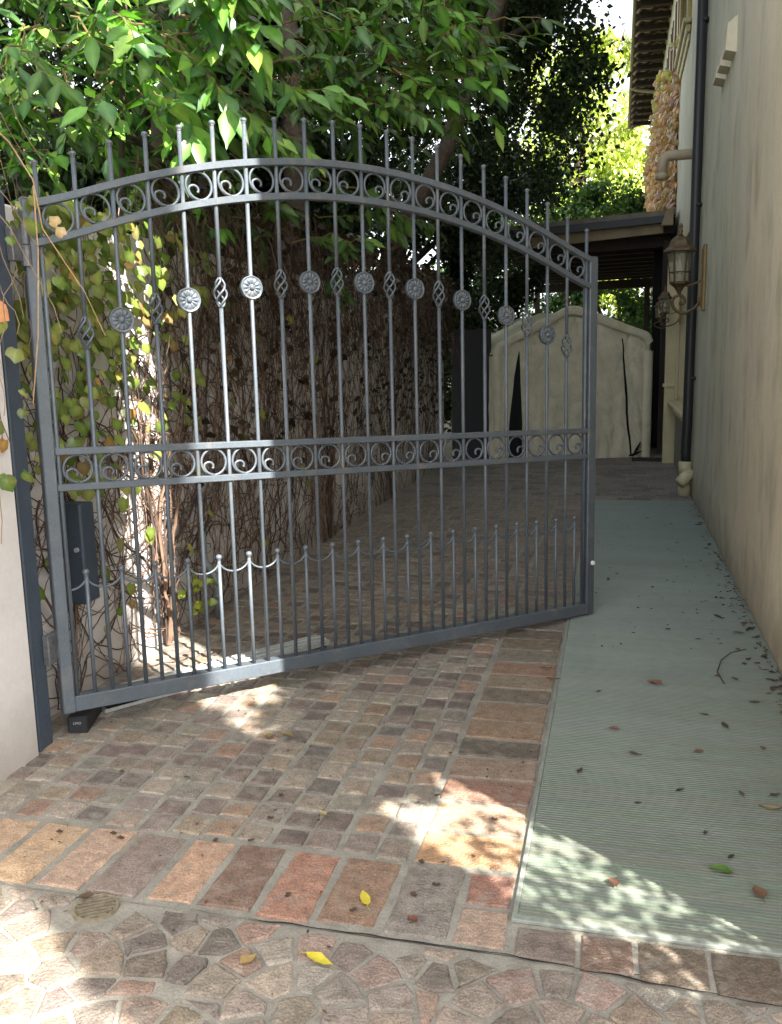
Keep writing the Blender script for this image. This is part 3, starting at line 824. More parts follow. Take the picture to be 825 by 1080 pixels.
for i in range(26):                                   # shoot of green at the foot
    a = Vector(rel(LX + .1 + r.gauss(0, .05), 4.52 + r.gauss(0, .10), .10 + r.uniform(0, .26)))
    ivy_leaf(lm, a, rv(r) + Vector((.8, -.5, .5)), rv(r), r.uniform(.03, .05), leafcol(r, [L(150, 176, 60), L(170, 180, 80)]), r)
lm.build('leaves', M['leaf'], vine, True)

# vine spilling over the pier at the left edge
pv = empty('trailing_vine', (PXW, 2.75, 1.9), 'leafy vine with one big orange leaf spilling over the pier at left', 'vine')
sm = MB(); lm = MB()
q = lambda x, y, z: Vector((x - PXW, y - 2.75, z - 1.9))
for i in range(46):
    p0 = q(PXW + r.uniform(-.05, .05), r.uniform(2.2, 2.95), r.uniform(1.75, 2.5)); pts = [p0.copy()]; dv = Vector((r.uniform(-.2, .5), r.uniform(-.5, .7), r.uniform(-1, .6)))
    for j in range(r.randint(7, 14)):
        p0 = p0 + dv * .05; p0.x = max(.004, p0.x); pts.append(p0.copy()); dv = dv * .85 + Vector((r.uniform(-.35, .3), r.uniform(-.4, .4), r.uniform(-.5, .1)))
    sm.tube(pts, .0017, 4, False, r.choice([L(130, 108, 88), L(104, 84, 70), L(150, 128, 104)]))
for pts in ([(-2.16, 2.85, 2.36), (-2.10, 2.92, 2.27), (-2.05, 2.965, 2.15), (-2.03, 2.97, 1.98), (-1.98, 3.02, 1.86), (-1.93, 3.05, 1.76), (-1.90, 3.12, 1.60)],
            [(-2.05, 2.965, 2.13), (-2.06, 2.975, 1.9), (-2.08, 2.96, 1.6), (-2.12, 2.95, 1.35)]):
    sm.tube([q(*a) for a in pts], [.003, .0028, .0025, .0022, .002, .002, .0016][:len(pts)], 5, False, L(176, 146, 110))
sm.build('stems', M['vine_stem'], pv)
for i in range(46):
    y = r.uniform(2.3, 2.86); z = r.uniform(1.05, 1.62) if i < 34 else r.uniform(1.5, 2.25)
    p_ = q(PXW + r.uniform(.02, .09), y, z)
    ivy_leaf(lm, p_, Vector((1, r.uniform(-1, .1), r.uniform(0, .9))), Vector((r.uniform(-.4, .4), r.uniform(-.6, .6), -1)), r.uniform(.035, .07), leafcol(r, GREEN if r.random() < .85 else TURN), r)
ivy_leaf(lm, q(-2.10, 2.72, 1.70), Vector((.6, -1, .25)), Vector((.5, .1, -.35)), .085, L(206, 130, 78), r)
for a in ((-2.00, 3.02, 2.0), (-1.98, 3.02, 1.96)):
    ivy_leaf(lm, q(*a), Vector((.5, -1, .2)), rv(r), .042, L(196, 164, 116), r)
lm.build('leaves', M['leaf'], pv)

# ================================================================== HOUSE ON THE RIGHT
house = empty('house', (WX, 9, 0), 'tall tan stucco house whose side wall runs along the right of the drive', 'house')
H = lambda m: setattr(m, 'M', Matrix.Translation((-WX, -9, 0)))
NEAR = L(212, 197, 170); FARC = L(198, 198, 178)  # far wall greener: foliage-tinted light painted into the wall colour
m = MB(); H(m)
ycuts = [1.94 + i * .6 for i in range(14)] + [10.2]
TOPZ = 7.75
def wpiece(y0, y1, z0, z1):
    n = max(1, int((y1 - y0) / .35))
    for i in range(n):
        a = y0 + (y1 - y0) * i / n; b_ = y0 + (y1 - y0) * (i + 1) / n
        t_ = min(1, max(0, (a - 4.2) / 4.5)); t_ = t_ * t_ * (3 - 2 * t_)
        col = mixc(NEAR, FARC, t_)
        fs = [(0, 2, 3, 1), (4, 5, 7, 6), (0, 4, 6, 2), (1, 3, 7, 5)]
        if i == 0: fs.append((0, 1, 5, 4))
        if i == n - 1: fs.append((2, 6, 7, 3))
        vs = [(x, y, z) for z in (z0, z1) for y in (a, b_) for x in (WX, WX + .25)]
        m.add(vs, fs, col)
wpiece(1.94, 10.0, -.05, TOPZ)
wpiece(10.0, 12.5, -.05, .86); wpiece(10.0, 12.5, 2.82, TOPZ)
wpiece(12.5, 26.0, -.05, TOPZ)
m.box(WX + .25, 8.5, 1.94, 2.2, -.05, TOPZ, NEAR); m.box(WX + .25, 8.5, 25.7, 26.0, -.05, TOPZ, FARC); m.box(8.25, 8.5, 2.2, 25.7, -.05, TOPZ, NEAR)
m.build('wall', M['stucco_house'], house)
# roof with barrel tiles over the eave
m = MB(); H(m)
vs = []; fs = []; ny_ = int(26.2 / .06); xs_ = [(.17, 7.42), (.5, 7.60), (.9, 7.82), (4.6, 9.6), (8.8, 7.4)]
y = 1.5; i = 0
while y < 26.25:
    wv = abs(math.sin(PI * (y - 1.5) / .30)) ** .8 * .075
    for x, z in xs_: vs.append((x, y, z + wv))
    if i:
        for k in range(4):
            a = (i - 1) * 5 + k; fs.append((a, a + 1, a + 6, a + 5))
    i += 1; y += .05
m.add(vs, fs); m.build('roof', M['tile'], house)
m = MB(); H(m)
m.add([(.20, 1.55, 7.33), (WX + .1, 1.55, 7.63), (WX + .1, 26.2, 7.63), (.20, 26.2, 7.33), (.20, 1.55, 7.37), (WX + .1, 1.55, 7.67), (WX + .1, 26.2, 7.67), (.20, 26.2, 7.37)], [(0, 1, 2, 3), (4, 7, 6, 5), (0, 4, 5, 1), (3, 2, 6, 7), (0, 3, 7, 4)])
y = 2.0
while y < 26:
    m.box(.26, WX, y, y + .10, 7.26, 7.345); y += .6
m.build('eave', M['timber_dark'], house)
m = MB(); H(m)
y = 1.7
while y < 26.0:
    pts = []
    for k in range(25):
        x = .20 + (WX - .22) * k / 24.; pts.append((x, y, 7.27 + .30 * (x - .2) / .58 - .02 + .045 * math.sin(2 * PI * (x - .2) / .30)))
    if y > 8:
        m = MB(); H(m); m.tube(pts, .024, 6); m.build('tile_course', M['tile'], house, True)
    y += .6

gt = MB(); H(gt); gt.tube([(.165, 1.5, 7.40), (.165, 26.25, 7.40)], .045, 8); gt.build('gutter', pbr('eave_gutter', L(116, 112, 78), rough=.6), house)
gt = MB(); H(gt); gt.tube([(.15, 22.3, 7.36), (.30, 22.3, 7.30), (WX, 22.3, 7.22)], .04, 8); gt.build('gutter_elbow', M['spout'], house)
# downspout and its boot
m = MB(); H(m)
m.tube([(.718, 9.75, .30), (.706, 9.75, .45), (.713, 9.75, .75), (.718, 9.75, 2.0), (.718, 9.75, 7.2)], .050, 14)
for z in (1.2, 2.9, 4.6): m.box(.72, WX, 9.70, 9.80, z, z + .03)
dsp = m.build('downspout', M['pipe_dark'], house, True)
m = MB(); H(m)
m.tube([(.705, 9.72, .0), (.705, 9.72, .13)], .064, 14); m.tube([(.705, 9.72, .22), (.705, 9.72, .36)], .066, 14); m.tube([(.705, 9.72, .1), (.705, 9.72, .25)], .056, 14)
m.tube([(.76, 9.66, .26), (.70, 9.62, .20), (.645, 9.58, .15)], [.060, .062, .058], 12)
m.build('boot', M['pipe_cream'], dsp, True)
# overflow spout, corbels
m = MB(); H(m); m.tube([(WX, 10.1, 3.47), (.47, 10.1, 3.47), (.425, 10.1, 3.455), (.405, 10.1, 3.41), (.40, 10.1, 3.26)], .052, 12)
m.tube([(WX - .01, 10.1, 3.47), (WX - .06, 10.1, 3.47)], .062, 12); m.tube([(.40, 10.1, 3.30), (.40, 10.1, 3.24)], .060, 12); m.build('overflow_spout', M['spout'], house, True)
for i, (y0, y1, h_) in enumerate(((7.30, 7.52, .20), (7.66, 7.86, .12), (7.98, 8.20, .11))):
    m = MB(); H(m)
    vs = [(WX, y0, 3.60), (WX - .075, y0, 3.62), (WX - .065, y0, 3.60 + h_), (WX, y0, 3.60 + h_ + .05), (WX, y1, 3.60), (WX - .075, y1, 3.62), (WX - .065, y1, 3.60 + h_), (WX, y1, 3.60 + h_ + .05)]
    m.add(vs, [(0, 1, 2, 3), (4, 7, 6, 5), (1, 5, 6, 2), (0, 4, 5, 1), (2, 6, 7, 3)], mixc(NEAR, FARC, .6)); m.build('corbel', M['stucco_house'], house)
# ground floor window
wn = MB(); H(wn)
wn.box(WX + .002, WX + .10, 10.0, 10.07, .86, 2.82); wn.box(WX + .002, WX + .10, 12.43, 12.5, .86, 2.82); wn.box(WX + .002, WX + .10, 10.07, 12.43, 2.75, 2.82); wn.box(WX + .002, WX + .10, 10.07, 12.43, .86, .92)
wn.box(WX - .035, WX - .001, 9.93, 10.02, .86, 2.9, b=.004); wn.box(WX - .035, WX - .001, 12.44, 12.54, .86, 2.9, b=.004); wn.box(WX - .035, WX - .001, 10.02, 12.44, 2.80, 2.9, b=.004)
wo = wn.build('window', M['cream'], house)
m = MB(); H(m); m.box(WX + .10, WX + .115, 10.0, 12.5, .86, 2.82); m.build('pane', M['pane'], wo)
m = MB(); H(m); m.box(WX + .06, WX + .095, 11.15, 11.22, .92, 2.75); m.box(WX + .06, WX + .095, 10.07, 12.43, 1.95, 1.99); m.build('mullion', M['void'], wo)
m = MB(); H(m); m.box(WX - .13, WX + .05, 9.9, 12.58, .80, .855, b=.012); m.box(WX - .085, WX, 9.95, 12.53, .735, .798, b=.012); m.box(WX - .045, WX, 10.0, 12.48, .68, .734, b=.01); m.build('sill', M['cream'], wo)
m = MB(); H(m); m.box(WX - .012, WX - .001, 9.95, 12.6, 0, .68); m.build('dado', M['grey_trim'], house)
# upper window
wn = MB(); H(wn); wn.box(WX - .05, WX - .001, 12.3, 12.42, 5.46, 7.1, b=.006); wn.box(WX - .05, WX - .001, 13.9, 14.02, 5.46, 7.1, b=.006); wn.box(WX - .05, WX - .001, 12.42, 13.9, 6.98, 7.1, b=.006)
wo = wn.build('window', pbr('ochre_trim', L(176, 162, 104), rough=.7), house)
m = MB(); H(m); m.box(WX - .01, WX - .002, 12.42, 13.9, 5.46, 6.98); m.build('pane', M['pane'], wo)
m = MB(); H(m); m.box(WX - .10, WX - .001, 12.2, 14.1, 5.40, 5.458, b=.012); m.box(WX - .06, WX - .001, 12.25, 14.05, 5.31, 5.398, b=.012); m.box(WX - .03, WX - .001, 12.3, 14.0, 5.22, 5.308, b=.01); m.build('sill', M['cream'], wo)
# pilaster where the carport meets the house
m = MB(); H(m); m.box(.62, WX - .001, 12.62, 12.80, -.02, 2.64, b=.008); m.box(.60, WX - .001, 12.60, 12.82, 1.02, 1.06); m.build('pilaster', M['cream'], house)

# red-orange vine on the far house wall
ov = empty('autumn_vine', (WX, 16, 3.4), 'orange and pink autumn vine growing up the far end of the house wall', 'vine')
lm = MB(); r = random.Random(21)
OR = [L(202, 150, 100), L(194, 136, 90), L(208, 164, 116), L(176, 126, 80), L(190, 146, 112), L(170, 146, 84), L(150, 104, 74)]
for i in range(9000):
    y = 13.2 + 12.0 * r.random() ** 1.35; z = r.uniform(3.35, 7.3)
    lo = 14.1 + .35 * noise.noise((z * 2, 0, 0)) - max(0, z - 5.1) * .15
    if y < lo or z > 6.0 + .5 * noise.noise((y * .8, 3, 1)) or noise.noise((y * 1.1, z * 2.2, 7)) < -.22: continue
    dpt = .05 + .20 * min(1, (y - lo) / 2) * (1 + .5 * noise.noise((y * 1.5, z * 1.5, 0)))
    p_ = Vector((-r.uniform(.02, max(.05, dpt)), y - 16, z - 3.4))
    pal = OR if z < 5.6 or r.random() < .5 else [L(170, 180, 70), L(190, 170, 80), L(150, 160, 70)]
    ivy_leaf(lm, p_, Vector((-1, r.uniform(-2.2, .3), r.uniform(-.5, 1.0))), Vector((r.uniform(-.5, .5), r.uniform(-.8, .8), -1)), r.uniform(.055, .11), leafcol(r, pal), r)
lm.build('leaves', M['leaf'], ov)
sm = MB()
for i in range(20):
    y = r.uniform(14.2, 22) - 16; z = 0; pts = []
    for j in range(10): pts.append((-.01, y, z)); y += r.gauss(0, .12); z += .38
    sm.tube(pts, .01, 4, False, L(104, 80, 64))
sm.build('stems', M['vine_stem'], ov)

# ================================================================== LANTERNS
def lantern(y, z0, s, label, xb=.545):
    t = empty('wall_lantern', (WX, y, z0), label, 'wall lantern', 'bronze lanterns on the house wall'); 
    k = s
    cx = (xb - WX)
    bp = MB(); bp.box(-.030 * k, -.002, -.055 * k, .055 * k, -.16 * k, .44 * k, b=.006 * k); bp.box(-.042 * k, -.030 * k, -.035 * k, .035 * k, -.12 * k, .40 * k, b=.005 * k)
    bp.build('backplate', M['bronze_light'], t)
    a = MB(); kx = -(cx + .02 * k) / 212.; kz = .00106 * k
    raw = [(212, 70), (206, 0), (184, -72), (150, -118), (110, -145), (75, -162), (40, -168), (2, -156), (-30, -132), (-52, -98), (-58, -66), (-46, -36), (-24, -16), (4, -10), (30, -18), (48, -36), (56, -58), (50, -78), (34, -88), (18, -82)]
    P3 = [Vector((cx + x * kx, 0, z * kz)) for x, z in raw]; pts = []
    for j in range(len(P3) - 1):
        p0 = P3[max(0, j - 1)]; p1 = P3[j]; p2 = P3[j + 1]; p3 = P3[min(len(P3) - 1, j + 2)]
        for q_ in (0, .34, .67): pts.append(.5 * (2 * p1 + (p2 - p0) * q_ + (2 * p0 - 5 * p1 + 4 * p2 - p3) * q_ ** 2 + (3 * p1 - p0 - 3 * p2 + p3) * q_ ** 3))
    pts.append(P3[-1])
    a.tube(pts, .0135 * k, 8); a.ball(pts[-1], .018 * k, 8, 6)
    a.tube([Vector((cx + x * kx, 0, z * kz)) for x, z in ((212, 120), (170, 98), (120, 76), (80, 68), (48, 74))], .009 * k, 8)
    a.build('scroll_arm', M['bronze'], t, True)
    C = (cx, 0, 0)
    m = MB(); m.lathe([(.010 * k, -.02 * k), (.014 * k, 0), (.020 * k, .02 * k), (.045 * k, .06 * k), (.080 * k, .088 * k), (.088 * k, .095 * k), (.088 * k, .108 * k)], 6, C); m.build('base_cup', M['bronze'], t)
    m = MB()
    for j in range(6):
        an = PI / 3 * j; c0, s0 = math.cos(an), math.sin(an)
        m.tube([(cx + .083 * k * c0, .083 * k * s0, .105 * k), (cx + .112 * k * c0, .112 * k * s0, .385 * k)], .0062 * k, 6)
    for rr, zz in ((.087, .11), (.095, .20), (.113, .385)):
        m.tube([(cx + rr * k * math.cos(PI / 3 * j), rr * k * math.sin(PI / 3 * j), zz * k) for j in range(7)], .0058 * k, 6)
    m.build('cage', M['bronze'], t)
    m = MB(); m.lathe([(.080 * k, .108 * k), (.108 * k, .385 * k)], 6, C); m.f.pop(); m.f.pop(); m.c = m.c[:len(m.f)]; m.m = m.m[:len(m.f)]; m.build('glass', M['glass'], t)
    m = MB(); m.tube([(cx, 0, .11 * k), (cx, 0, .18 * k)], .02 * k, 8); m.build('candle_tube', M['cream'], t)
    m = MB(); m.lathe([(.010 * k, .18 * k), (.026 * k, .22 * k), (.020 * k, .27 * k), (.004 * k, .32 * k)], 10, C); m.build('bulb', M['bulb'], t, True)
    m = MB(); m.lathe([(.128 * k, .378 * k), (.150 * k, .388 * k), (.146 * k, .400 * k), (.112 * k, .430 * k), (.098 * k, .455 * k), (.090 * k, .485 * k), (.066 * k, .510 * k), (.030 * k, .525 * k), (.024 * k, .530 * k)], 6, C); m.build('cap', M['bronze'], t)
    m = MB(); m.lathe([(.024 * k, .528 * k), (.014 * k, .55 * k), (.022 * k, .572 * k), (.010 * k, .585 * k), (.016 * k, .60 * k), (.018 * k, .615 * k), (.008 * k, .635 * k), (.002 * k, .645 * k)], 10, C); m.build('finial', M['bronze'], t, True)
    return t
lantern(9.05, 2.02, 1.0, 'large bronze wall lantern beside the black downspout, nearest of the three')
lantern(12.3, 1.92, .62, 'small bronze wall lantern just beyond the window, middle of the three', .575)
lantern(13.3, 1.90, .52, 'smallest bronze wall lantern behind the middle one, farthest of the three', .545)

# ================================================================== CARPORT
cp = empty('carport', (-.3, 13.5, 0), 'dark timber carport roof with pale fascia beyond the gate, against the house', 'carport')
H2 = lambda m: setattr(m, 'M', Matrix.Translation((.3, -13.5, 0)))
m = MB(); H2(m)
def slab(m, x0, x1, y0, y1, zl0, zl1, zr0, zr1):
    vs = [(x0, y0, zl0), (x1, y0, zr0), (x1, y1, zr0), (x0, y1, zl0), (x0, y0, zl1), (x1, y0, zr1), (x1, y1, zr1), (x0, y1, zl1)]
    m.add(vs, [(0, 3, 2, 1), (4, 5, 6, 7), (0, 1, 5, 4), (2, 3, 7, 6), (0, 4, 7, 3), (1, 2, 6, 5)])
slab(m, -1.75, .74, 13.45, 20, 3.235, 3.30, 3.345, 3.42); m.build('roofing', M['roof_grit'], cp)
m = MB(); H2(m); slab(m, -1.75, .70, 13.40, 13.52, 3.12, 3.232, 3.25, 3.342); m.build('gutter', M['gutter'], cp)
m = MB(); H2(m); slab(m, -1.72, .58, 13.54, 13.60, 2.97, 3.13, 3.12, 3.25); m.build('fascia', M['fascia'], cp)
m = MB(); H2(m)
slab(m, -1.72, .74, 13.62, 19.9, 3.06, 3.22, 3.13, 3.33)
for k in range(9): slab(m, -1.7, .72, 13.9 + k * .7, 14.0 + k * .7, 2.92, 3.055, 2.98, 3.125)
for y in (19.6,): slab(m, -1.7, .74, y, y + .15, 2.75, 2.915, 2.8, 2.975)
m.build('roof_boards', M['timber_dark'], cp)
m = MB(); H2(m); m.box(.60, .72, 13.80, 13.92, 0, 3.05, b=.006); m.build('post', M['timber_dark'], cp)
m = MB(); H2(m); m.box(.50, .60, 19.3, 19.42, 0, 2.8); m.box(-1.7, -1.6, 19.3, 19.42, 0, 2.8); m.build('post', M['timber_dark'], cp)
m = MB(); H2(m); m.add([(.54, 13.36, 3.20), (.70, 13.36, 3.20), (.70, 13.36, 3.44), (.60, 13.36, 3.38), (.54, 13.46, 3.20), (.70, 13.46, 3.20), (.70, 13.46, 3.44), (.60, 13.46, 3.38)], [(0, 1, 2, 3), (4, 7, 6, 5), (0, 4, 5, 1), (2, 6, 7, 3), (0, 3, 7, 4), (1, 5, 6, 2)]); m.build('bracket', M['fascia'], cp)

# ================================================================== CANVAS SHELTER
SLo = Vector((-1.652, 12.58, 0)); dS = Vector((.94465, .32808, 0)); nS = Vector((-.32808, .94465, 0)); WS = 2.222
sh = empty('storage_shelter', SLo, 'tan canvas storage shelter with peaked top and zipped front at the end of the drive', 'shelter')
SM = Matrix((dS, nS, Vector((0, 0, 1)))).transposed().to_4x4()
def smb():
    m = MB(); m.M = SM; return m
def prof(s):
    """height of the front panel at s across"""
    s = max(0, min(WS, s)); ap = 1.075
    e0 = 1.60 if s < ap else 1.715
    z = e0 + (2.135 - e0) * (1 - abs(s - ap) / (ap if s < ap else WS - ap))
    e = min(s, WS - s); rd = .10
    if e < rd: z -= rd - math.sqrt(max(0, rd ** 2 - (rd - e) ** 2))
    d_ = abs(s - ap)
    if d_ < .12: z -= .05 * (1 - d_ / .12) ** 2 * .6
    return z + .008 * noise.noise((s * 3, 0, 5))
def wr(s, z):
    a = .030 * noise.noise((s * 1.6, z * 1.0, 4)) + .022 * noise.noise((s * 4.2 + z * .8, z * 1.6, 9)) + .010 * noise.noise((s * 11 + z * 3, z * 7, 2))
    for q_, f_, k_ in ((1.3, 4.0, .016), (6.1, 7.0, .011)): a += k_ * (1 - min(1, abs(noise.noise((s * f_ + z * 2.0, z * f_ * .55 - s * 1.5, q_))) * 4))
    fold = abs(noise.noise((s * 3.1 + z * .7, z * .6 - s * .4, 12))); a += .030 * (1 - min(1, fold * 5))
    a *= .48
    for q_ in (3.7, 8.3): a += .012 * (1 - min(1, abs(noise.noise((s * 2.6 + z * 1.1 * (1 if q_ > 5 else -1), z * 1.7 + q_, q_))) * 6))
    return a + .012 * math.sin(s * 30 + 3 * noise.noise((s * 2, z * 2, 0))) * max(0, 1 - z / 1.5)
nS_, nZ_ = 190, 160
m = smb(); vs = []; fs = []
for j in range(nZ_ + 1):
    for i in range(nS_ + 1):
        s = WS * i / nS_; z = prof(s) * j / nZ_
        vs.append((s, wr(s, z) + .02, z))
for j in range(nZ_):
    for i in range(nS_):
        a = j * (nS_ + 1) + i; fs.append((a, a + 1, a + nS_ + 2, a + nS_ + 1))
m.add(vs, fs); m.build('front_panel', M['canvas'], sh, True)
def gap_strip(c0, half, z0, z1, n=40):
    m = smb(); vs = []; fs = []
    for j in range(n + 1):
        z = z0 + (z1 - z0) * j / n
        for q_ in (-1, -.33, .33, 1):
            s = c0(z) + half(z) * q_
            vs.append((s, wr(s, z) + .02 - .018, z))
    for j in range(n):
        for k in range(3):
            a = j * 4 + k; fs.append((a, a + 1, a + 5, a + 4))
    m.add(vs, fs); m.build('zip_gap_shade', M['void'], sh)  # dark strip over the cloth stands in for the unlit opening
gap_strip(lambda z: .30 + .045 * (z / 1.53) ** 2, lambda z: .088 * min(1, ((1.53 - z) / 1.0)) ** .8 + .004, .05, 1.53)
gap_strip(lambda z: 1.815 + .16 * ((1.68 - z) / 1.65) + .006 * math.sin(z * 9), lambda z: .012 + .006 * math.sin(z * 2.2), .03, 1.68)
m = smb(); vs = []; fs = []; nn = 60; nd = 14
for j in range(nd + 1):
    for i in range(nn + 1):
        s = WS * i / nn; sag = .03 * math.sin(PI * (j % 7) / 7.)
        vs.append((s, -.03 + 3.2 * j / nd, prof(s) + .006 - sag + .008 * noise.noise((s * 4, j, 0))))
for j in range(nd):
    for i in range(nn):
        a = j * (nn + 1) + i; fs.append((a, a + 1, a + nn + 2, a + nn + 1))
for s in (0 - .006, WS + .006):              # side sheets
    o_ = len(vs)
    for j in range(nd + 1):
        for i in range(11): vs.append((s + .012 * noise.noise((j * 1.3, i * .9, s)), -.03 + 3.2 * j / nd, 1.47 * i / 10))
    for j in range(nd):
        for i in range(10):
            a = o_ + j * 11 + i; fs.append((a, a + 1, a + 12, a + 11))
m.add(vs, fs); m.build('cover', M['canvas'], sh, True)
m = smb(); vs = []; fs = []                  # folded roof edge round the front
for i in range(81):
    s = WS * i / 80; z = prof(s); ap = 1.08
    inn = .085 + .015 * noise.noise((s * 5, 0, 0)); c_ = Vector((ap, .8)); dx_ = ap - s; dz_ = .8 - z; l_ = math.hypot(dx_, dz_)
    ix, iz = dx_ / l_, dz_ / l_
    for q_, off in ((-.02, .03), (-.03, -.02), (inn * .5, -.030 + .006 * noise.noise((s * 9, 1, 0))), (inn, -.014)):
        vs.append((s + ix * q_ * 1.0, off, z + iz * q_))
for i in range(80):
    for k in range(3):
        a = i * 4 + k; fs.append((a, a + 1, a + 5, a + 4))
for s0, sg in ((0, 1), (WS, -1)):            # and down both legs
    o_ = len(vs)
    for j in range(25):
        z = 1.50 * j / 24
        for q_, off in ((-.02, .03), (-.03, -.02), (.05, -.030 + .006 * noise.noise((z * 6, s0, 0))), (.09, -.004)):
            vs.append((s0 + sg * q_ + .008 * noise.noise((z * 3, s0, 2)), off, z))
    for j in range(24):
        for k in range(3):
            a = o_ + j * 4 + k; fs.append((a, a + 1, a + 5, a + 4))
m.add(vs, fs); m.build('edge_flap', M['canvas'], sh, True)
m = smb(); m.box(.03, WS - .03, .30, .34, .0, 1.40); m.build('inside_shade_sheet', M['void'], sh)  # dark sheet behind the front, in place of the shaded inside
m = smb(); m.tube([(1.98, -.05, .02), (2.04, -.06, .13), (2.09, -.05, .22)], [.012, .02, .006], 6); m.tube([(1.93, -.05, .03), (2.02, -.06, .06), (2.12, -.05, .10)], [.012, .02, .006], 6); m.build('tie_strap', M['void'], sh)
m = MB(); m.box(.22, .70, 12.75, 13.12, .001, .014, b=.004)
tag(m.build('rubber_mat', M['mat']), 'dark rubber mat on the paving at the right foot of the canvas shelter', 'mat')
m = MB(); m.box(-2.33, -1.76, 12.95, 13.02, 0, 1.85, b=.006); m.box(-2.26, -1.83, 12.935, 12.949, .1, 1.75, b=.004)  # plain dark panel added to fill the dark gap beside the shelter
tag(m.build('dark_panel', M['navy']), 'dark navy panel standing in shadow left of the canvas shelter', 'panel')
m = MB(); m.box(.50, .74, 14.6, 14.7, 0, 3.0); m.box(.52, .72, 14.585, 14.599, .1, 2.9)  # near-black panel put in place of the shaded gap under the carport
tag(m.build('gap_shade_panel', M['void']), 'added black panel standing in for the shaded gap between the canvas shelter and the house pilaster', 'door')

# ================================================================== TREES
def limb(mb, pts, r0, r1, n=8):
    k = len(pts); mb.tube(pts, [r0 + (r1 - r0) * i / (k - 1) for i in range(k)], n)
def wander(a, b, n, amp, r):
    a = Vector(a); b = Vector(b); return [a.lerp(b, i / n) + (Vector((r.gauss(0, amp), r.gauss(0, amp), r.gauss(0, amp))) if 0 < i < n else Vector()) for i in range(n + 1)]
# --- broad-leaved tree over the wall, near
r = random.Random(5)
bt = empty('broadleaf_tree', (-3.0, 5.6, 0), 'tree with large glossy leaves hanging over the vine wall and gate at upper left', 'tree')
O = Vector((-3.0, 5.6, 0))
tr = MB(); tw = MB(); lf = MB()
limb(tr, [Vector(p_) - O for p_ in [(-3.0, 5.6, -.1), (-2.96, 5.6, 1.2), (-2.88, 5.62, 2.4), (-2.75, 5.6, 3.6), (-2.7, 5.5, 5.0)]], .20, .10, 12)
limb(tr, [Vector(p_) - O for p_ in [(-2.85, 7.4, -.1), (-2.80, 7.4, 1.6), (-2.62, 7.4, 2.6), (-2.66, 7.4, 4.6)]], .16, .08, 12)
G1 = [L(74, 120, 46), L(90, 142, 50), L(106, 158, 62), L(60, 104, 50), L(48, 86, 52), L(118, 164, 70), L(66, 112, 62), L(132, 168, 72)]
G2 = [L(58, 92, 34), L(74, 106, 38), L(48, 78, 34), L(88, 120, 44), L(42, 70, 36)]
def twig(a, b, n_leaf, s0, pal, droop=.35, rad=.006):
    a = Vector(a); b = Vector(b); n = 9; pts = []
    ln = (b - a).length
    for i in range(n + 1):
        t_ = i / n; p_ = a.lerp(b, t_); p_.z -= droop * ln * .35 * t_ * t_; p_ += Vector((r.gauss(0, .012), r.gauss(0, .012), r.gauss(0, .012))); pts.append(p_ - O)
    tw.tube(pts, [rad * (1 - .75 * i / n) for i in range(n + 1)], 5, False)
    for i in range(n_leaf):
        t_ = .22 + .78 * (i + r.random()) / n_leaf; k = min(n - 1, int(t_ * n)); p_ = pts[k].lerp(pts[k + 1], t_ * n - k)
        ax = (pts[k + 1] - pts[k]).normalized(); sd = ax.cross(Vector((0, 0, 1))); sd.normalize()
        sgn = 1 if i % 2 else -1
        dv = ax * r.uniform(.3, .9) + sd * sgn * r.uniform(.4, 1.0) + Vector((0, 0, r.uniform(-.85, .15)))
        nrm = Vector((r.uniform(-.5, .5), r.uniform(-.9, .2), r.uniform(.5, 1.0)))
        broad_leaf(lf, p_, dv, nrm, s0 * r.uniform(.65, 1.2), leafcol(r, pal), r, r.uniform(.19, .25))
    broad_leaf(lf, pts[-1], pts[-1] - pts[-2] + Vector((0, 0, -.01)), Vector((0, -.4, 1)), s0, leafcol(r, pal), r, r.uniform(.19, .25))
# limbs that carry the twigs
for a, b_ in (((-2.8, 5.6, 3.0), (-2.35, 4.2, 3.15)), ((-2.8, 5.6, 3.4), (-1.5, 4.7, 3.5)), ((-2.85, 5.6, 2.7), (-2.9, 4.2, 2.95)), ((-2.75, 5.6, 3.7), (-1.3, 5.9, 3.75)), ((-2.4, 7.1, 3.4), (-.9, 6.6, 4.1))):
    limb(tr, [q_ - O for q_ in wander(a, b_, 6, .04, r)], .045, .015, 8)
# thin near branches seen against the leaves
limb(tr, [Vector(q_) - O for q_ in [(-2.52, 4.4, 2.25), (-2.50, 4.4, 2.7), (-2.42, 4.35, 3.1), (-2.36, 4.3, 3.5)]], .018, .014, 8)
for i in range(190):      # upper-left mass
    y = r.uniform(3.7, 4.9); xl = -3.35; xr = -1.75 - (y - 3.7) * .05
    x = r.uniform(xl, xr); z = r.uniform(2.45, 3.75)
    if x > -2.3 and z < 2.75: z += .4
    a = Vector((x, y, z)); b_ = a + Vector((r.uniform(-.15, .55), r.uniform(-.5, .3), r.uniform(-.35, .15)))
    twig(a, b_, r.randint(8, 12), r.uniform(.105, .165), G1 if r.random() < .75 else G2)
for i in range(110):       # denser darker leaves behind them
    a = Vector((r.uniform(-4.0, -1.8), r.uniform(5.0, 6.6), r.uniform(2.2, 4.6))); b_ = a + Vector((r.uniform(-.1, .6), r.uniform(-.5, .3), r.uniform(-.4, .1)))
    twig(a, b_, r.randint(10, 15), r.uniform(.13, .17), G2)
for i in range(135):       # middle branches
    y = r.uniform(5.2, 6.6); x = r.uniform(-2.0, -1.05) + (6 - y) * .1; z = r.uniform(3.05, 4.15) + (y - 5.8) * .25
    a = Vector((x, y, z)); b_ = a + Vector((r.uniform(.0, .6), r.uniform(-.35, .25), r.uniform(-.28, .08)))
    twig(a, b_, r.randint(8, 13), r.uniform(.11, .155), G2 if r.random() < .6 else G1)
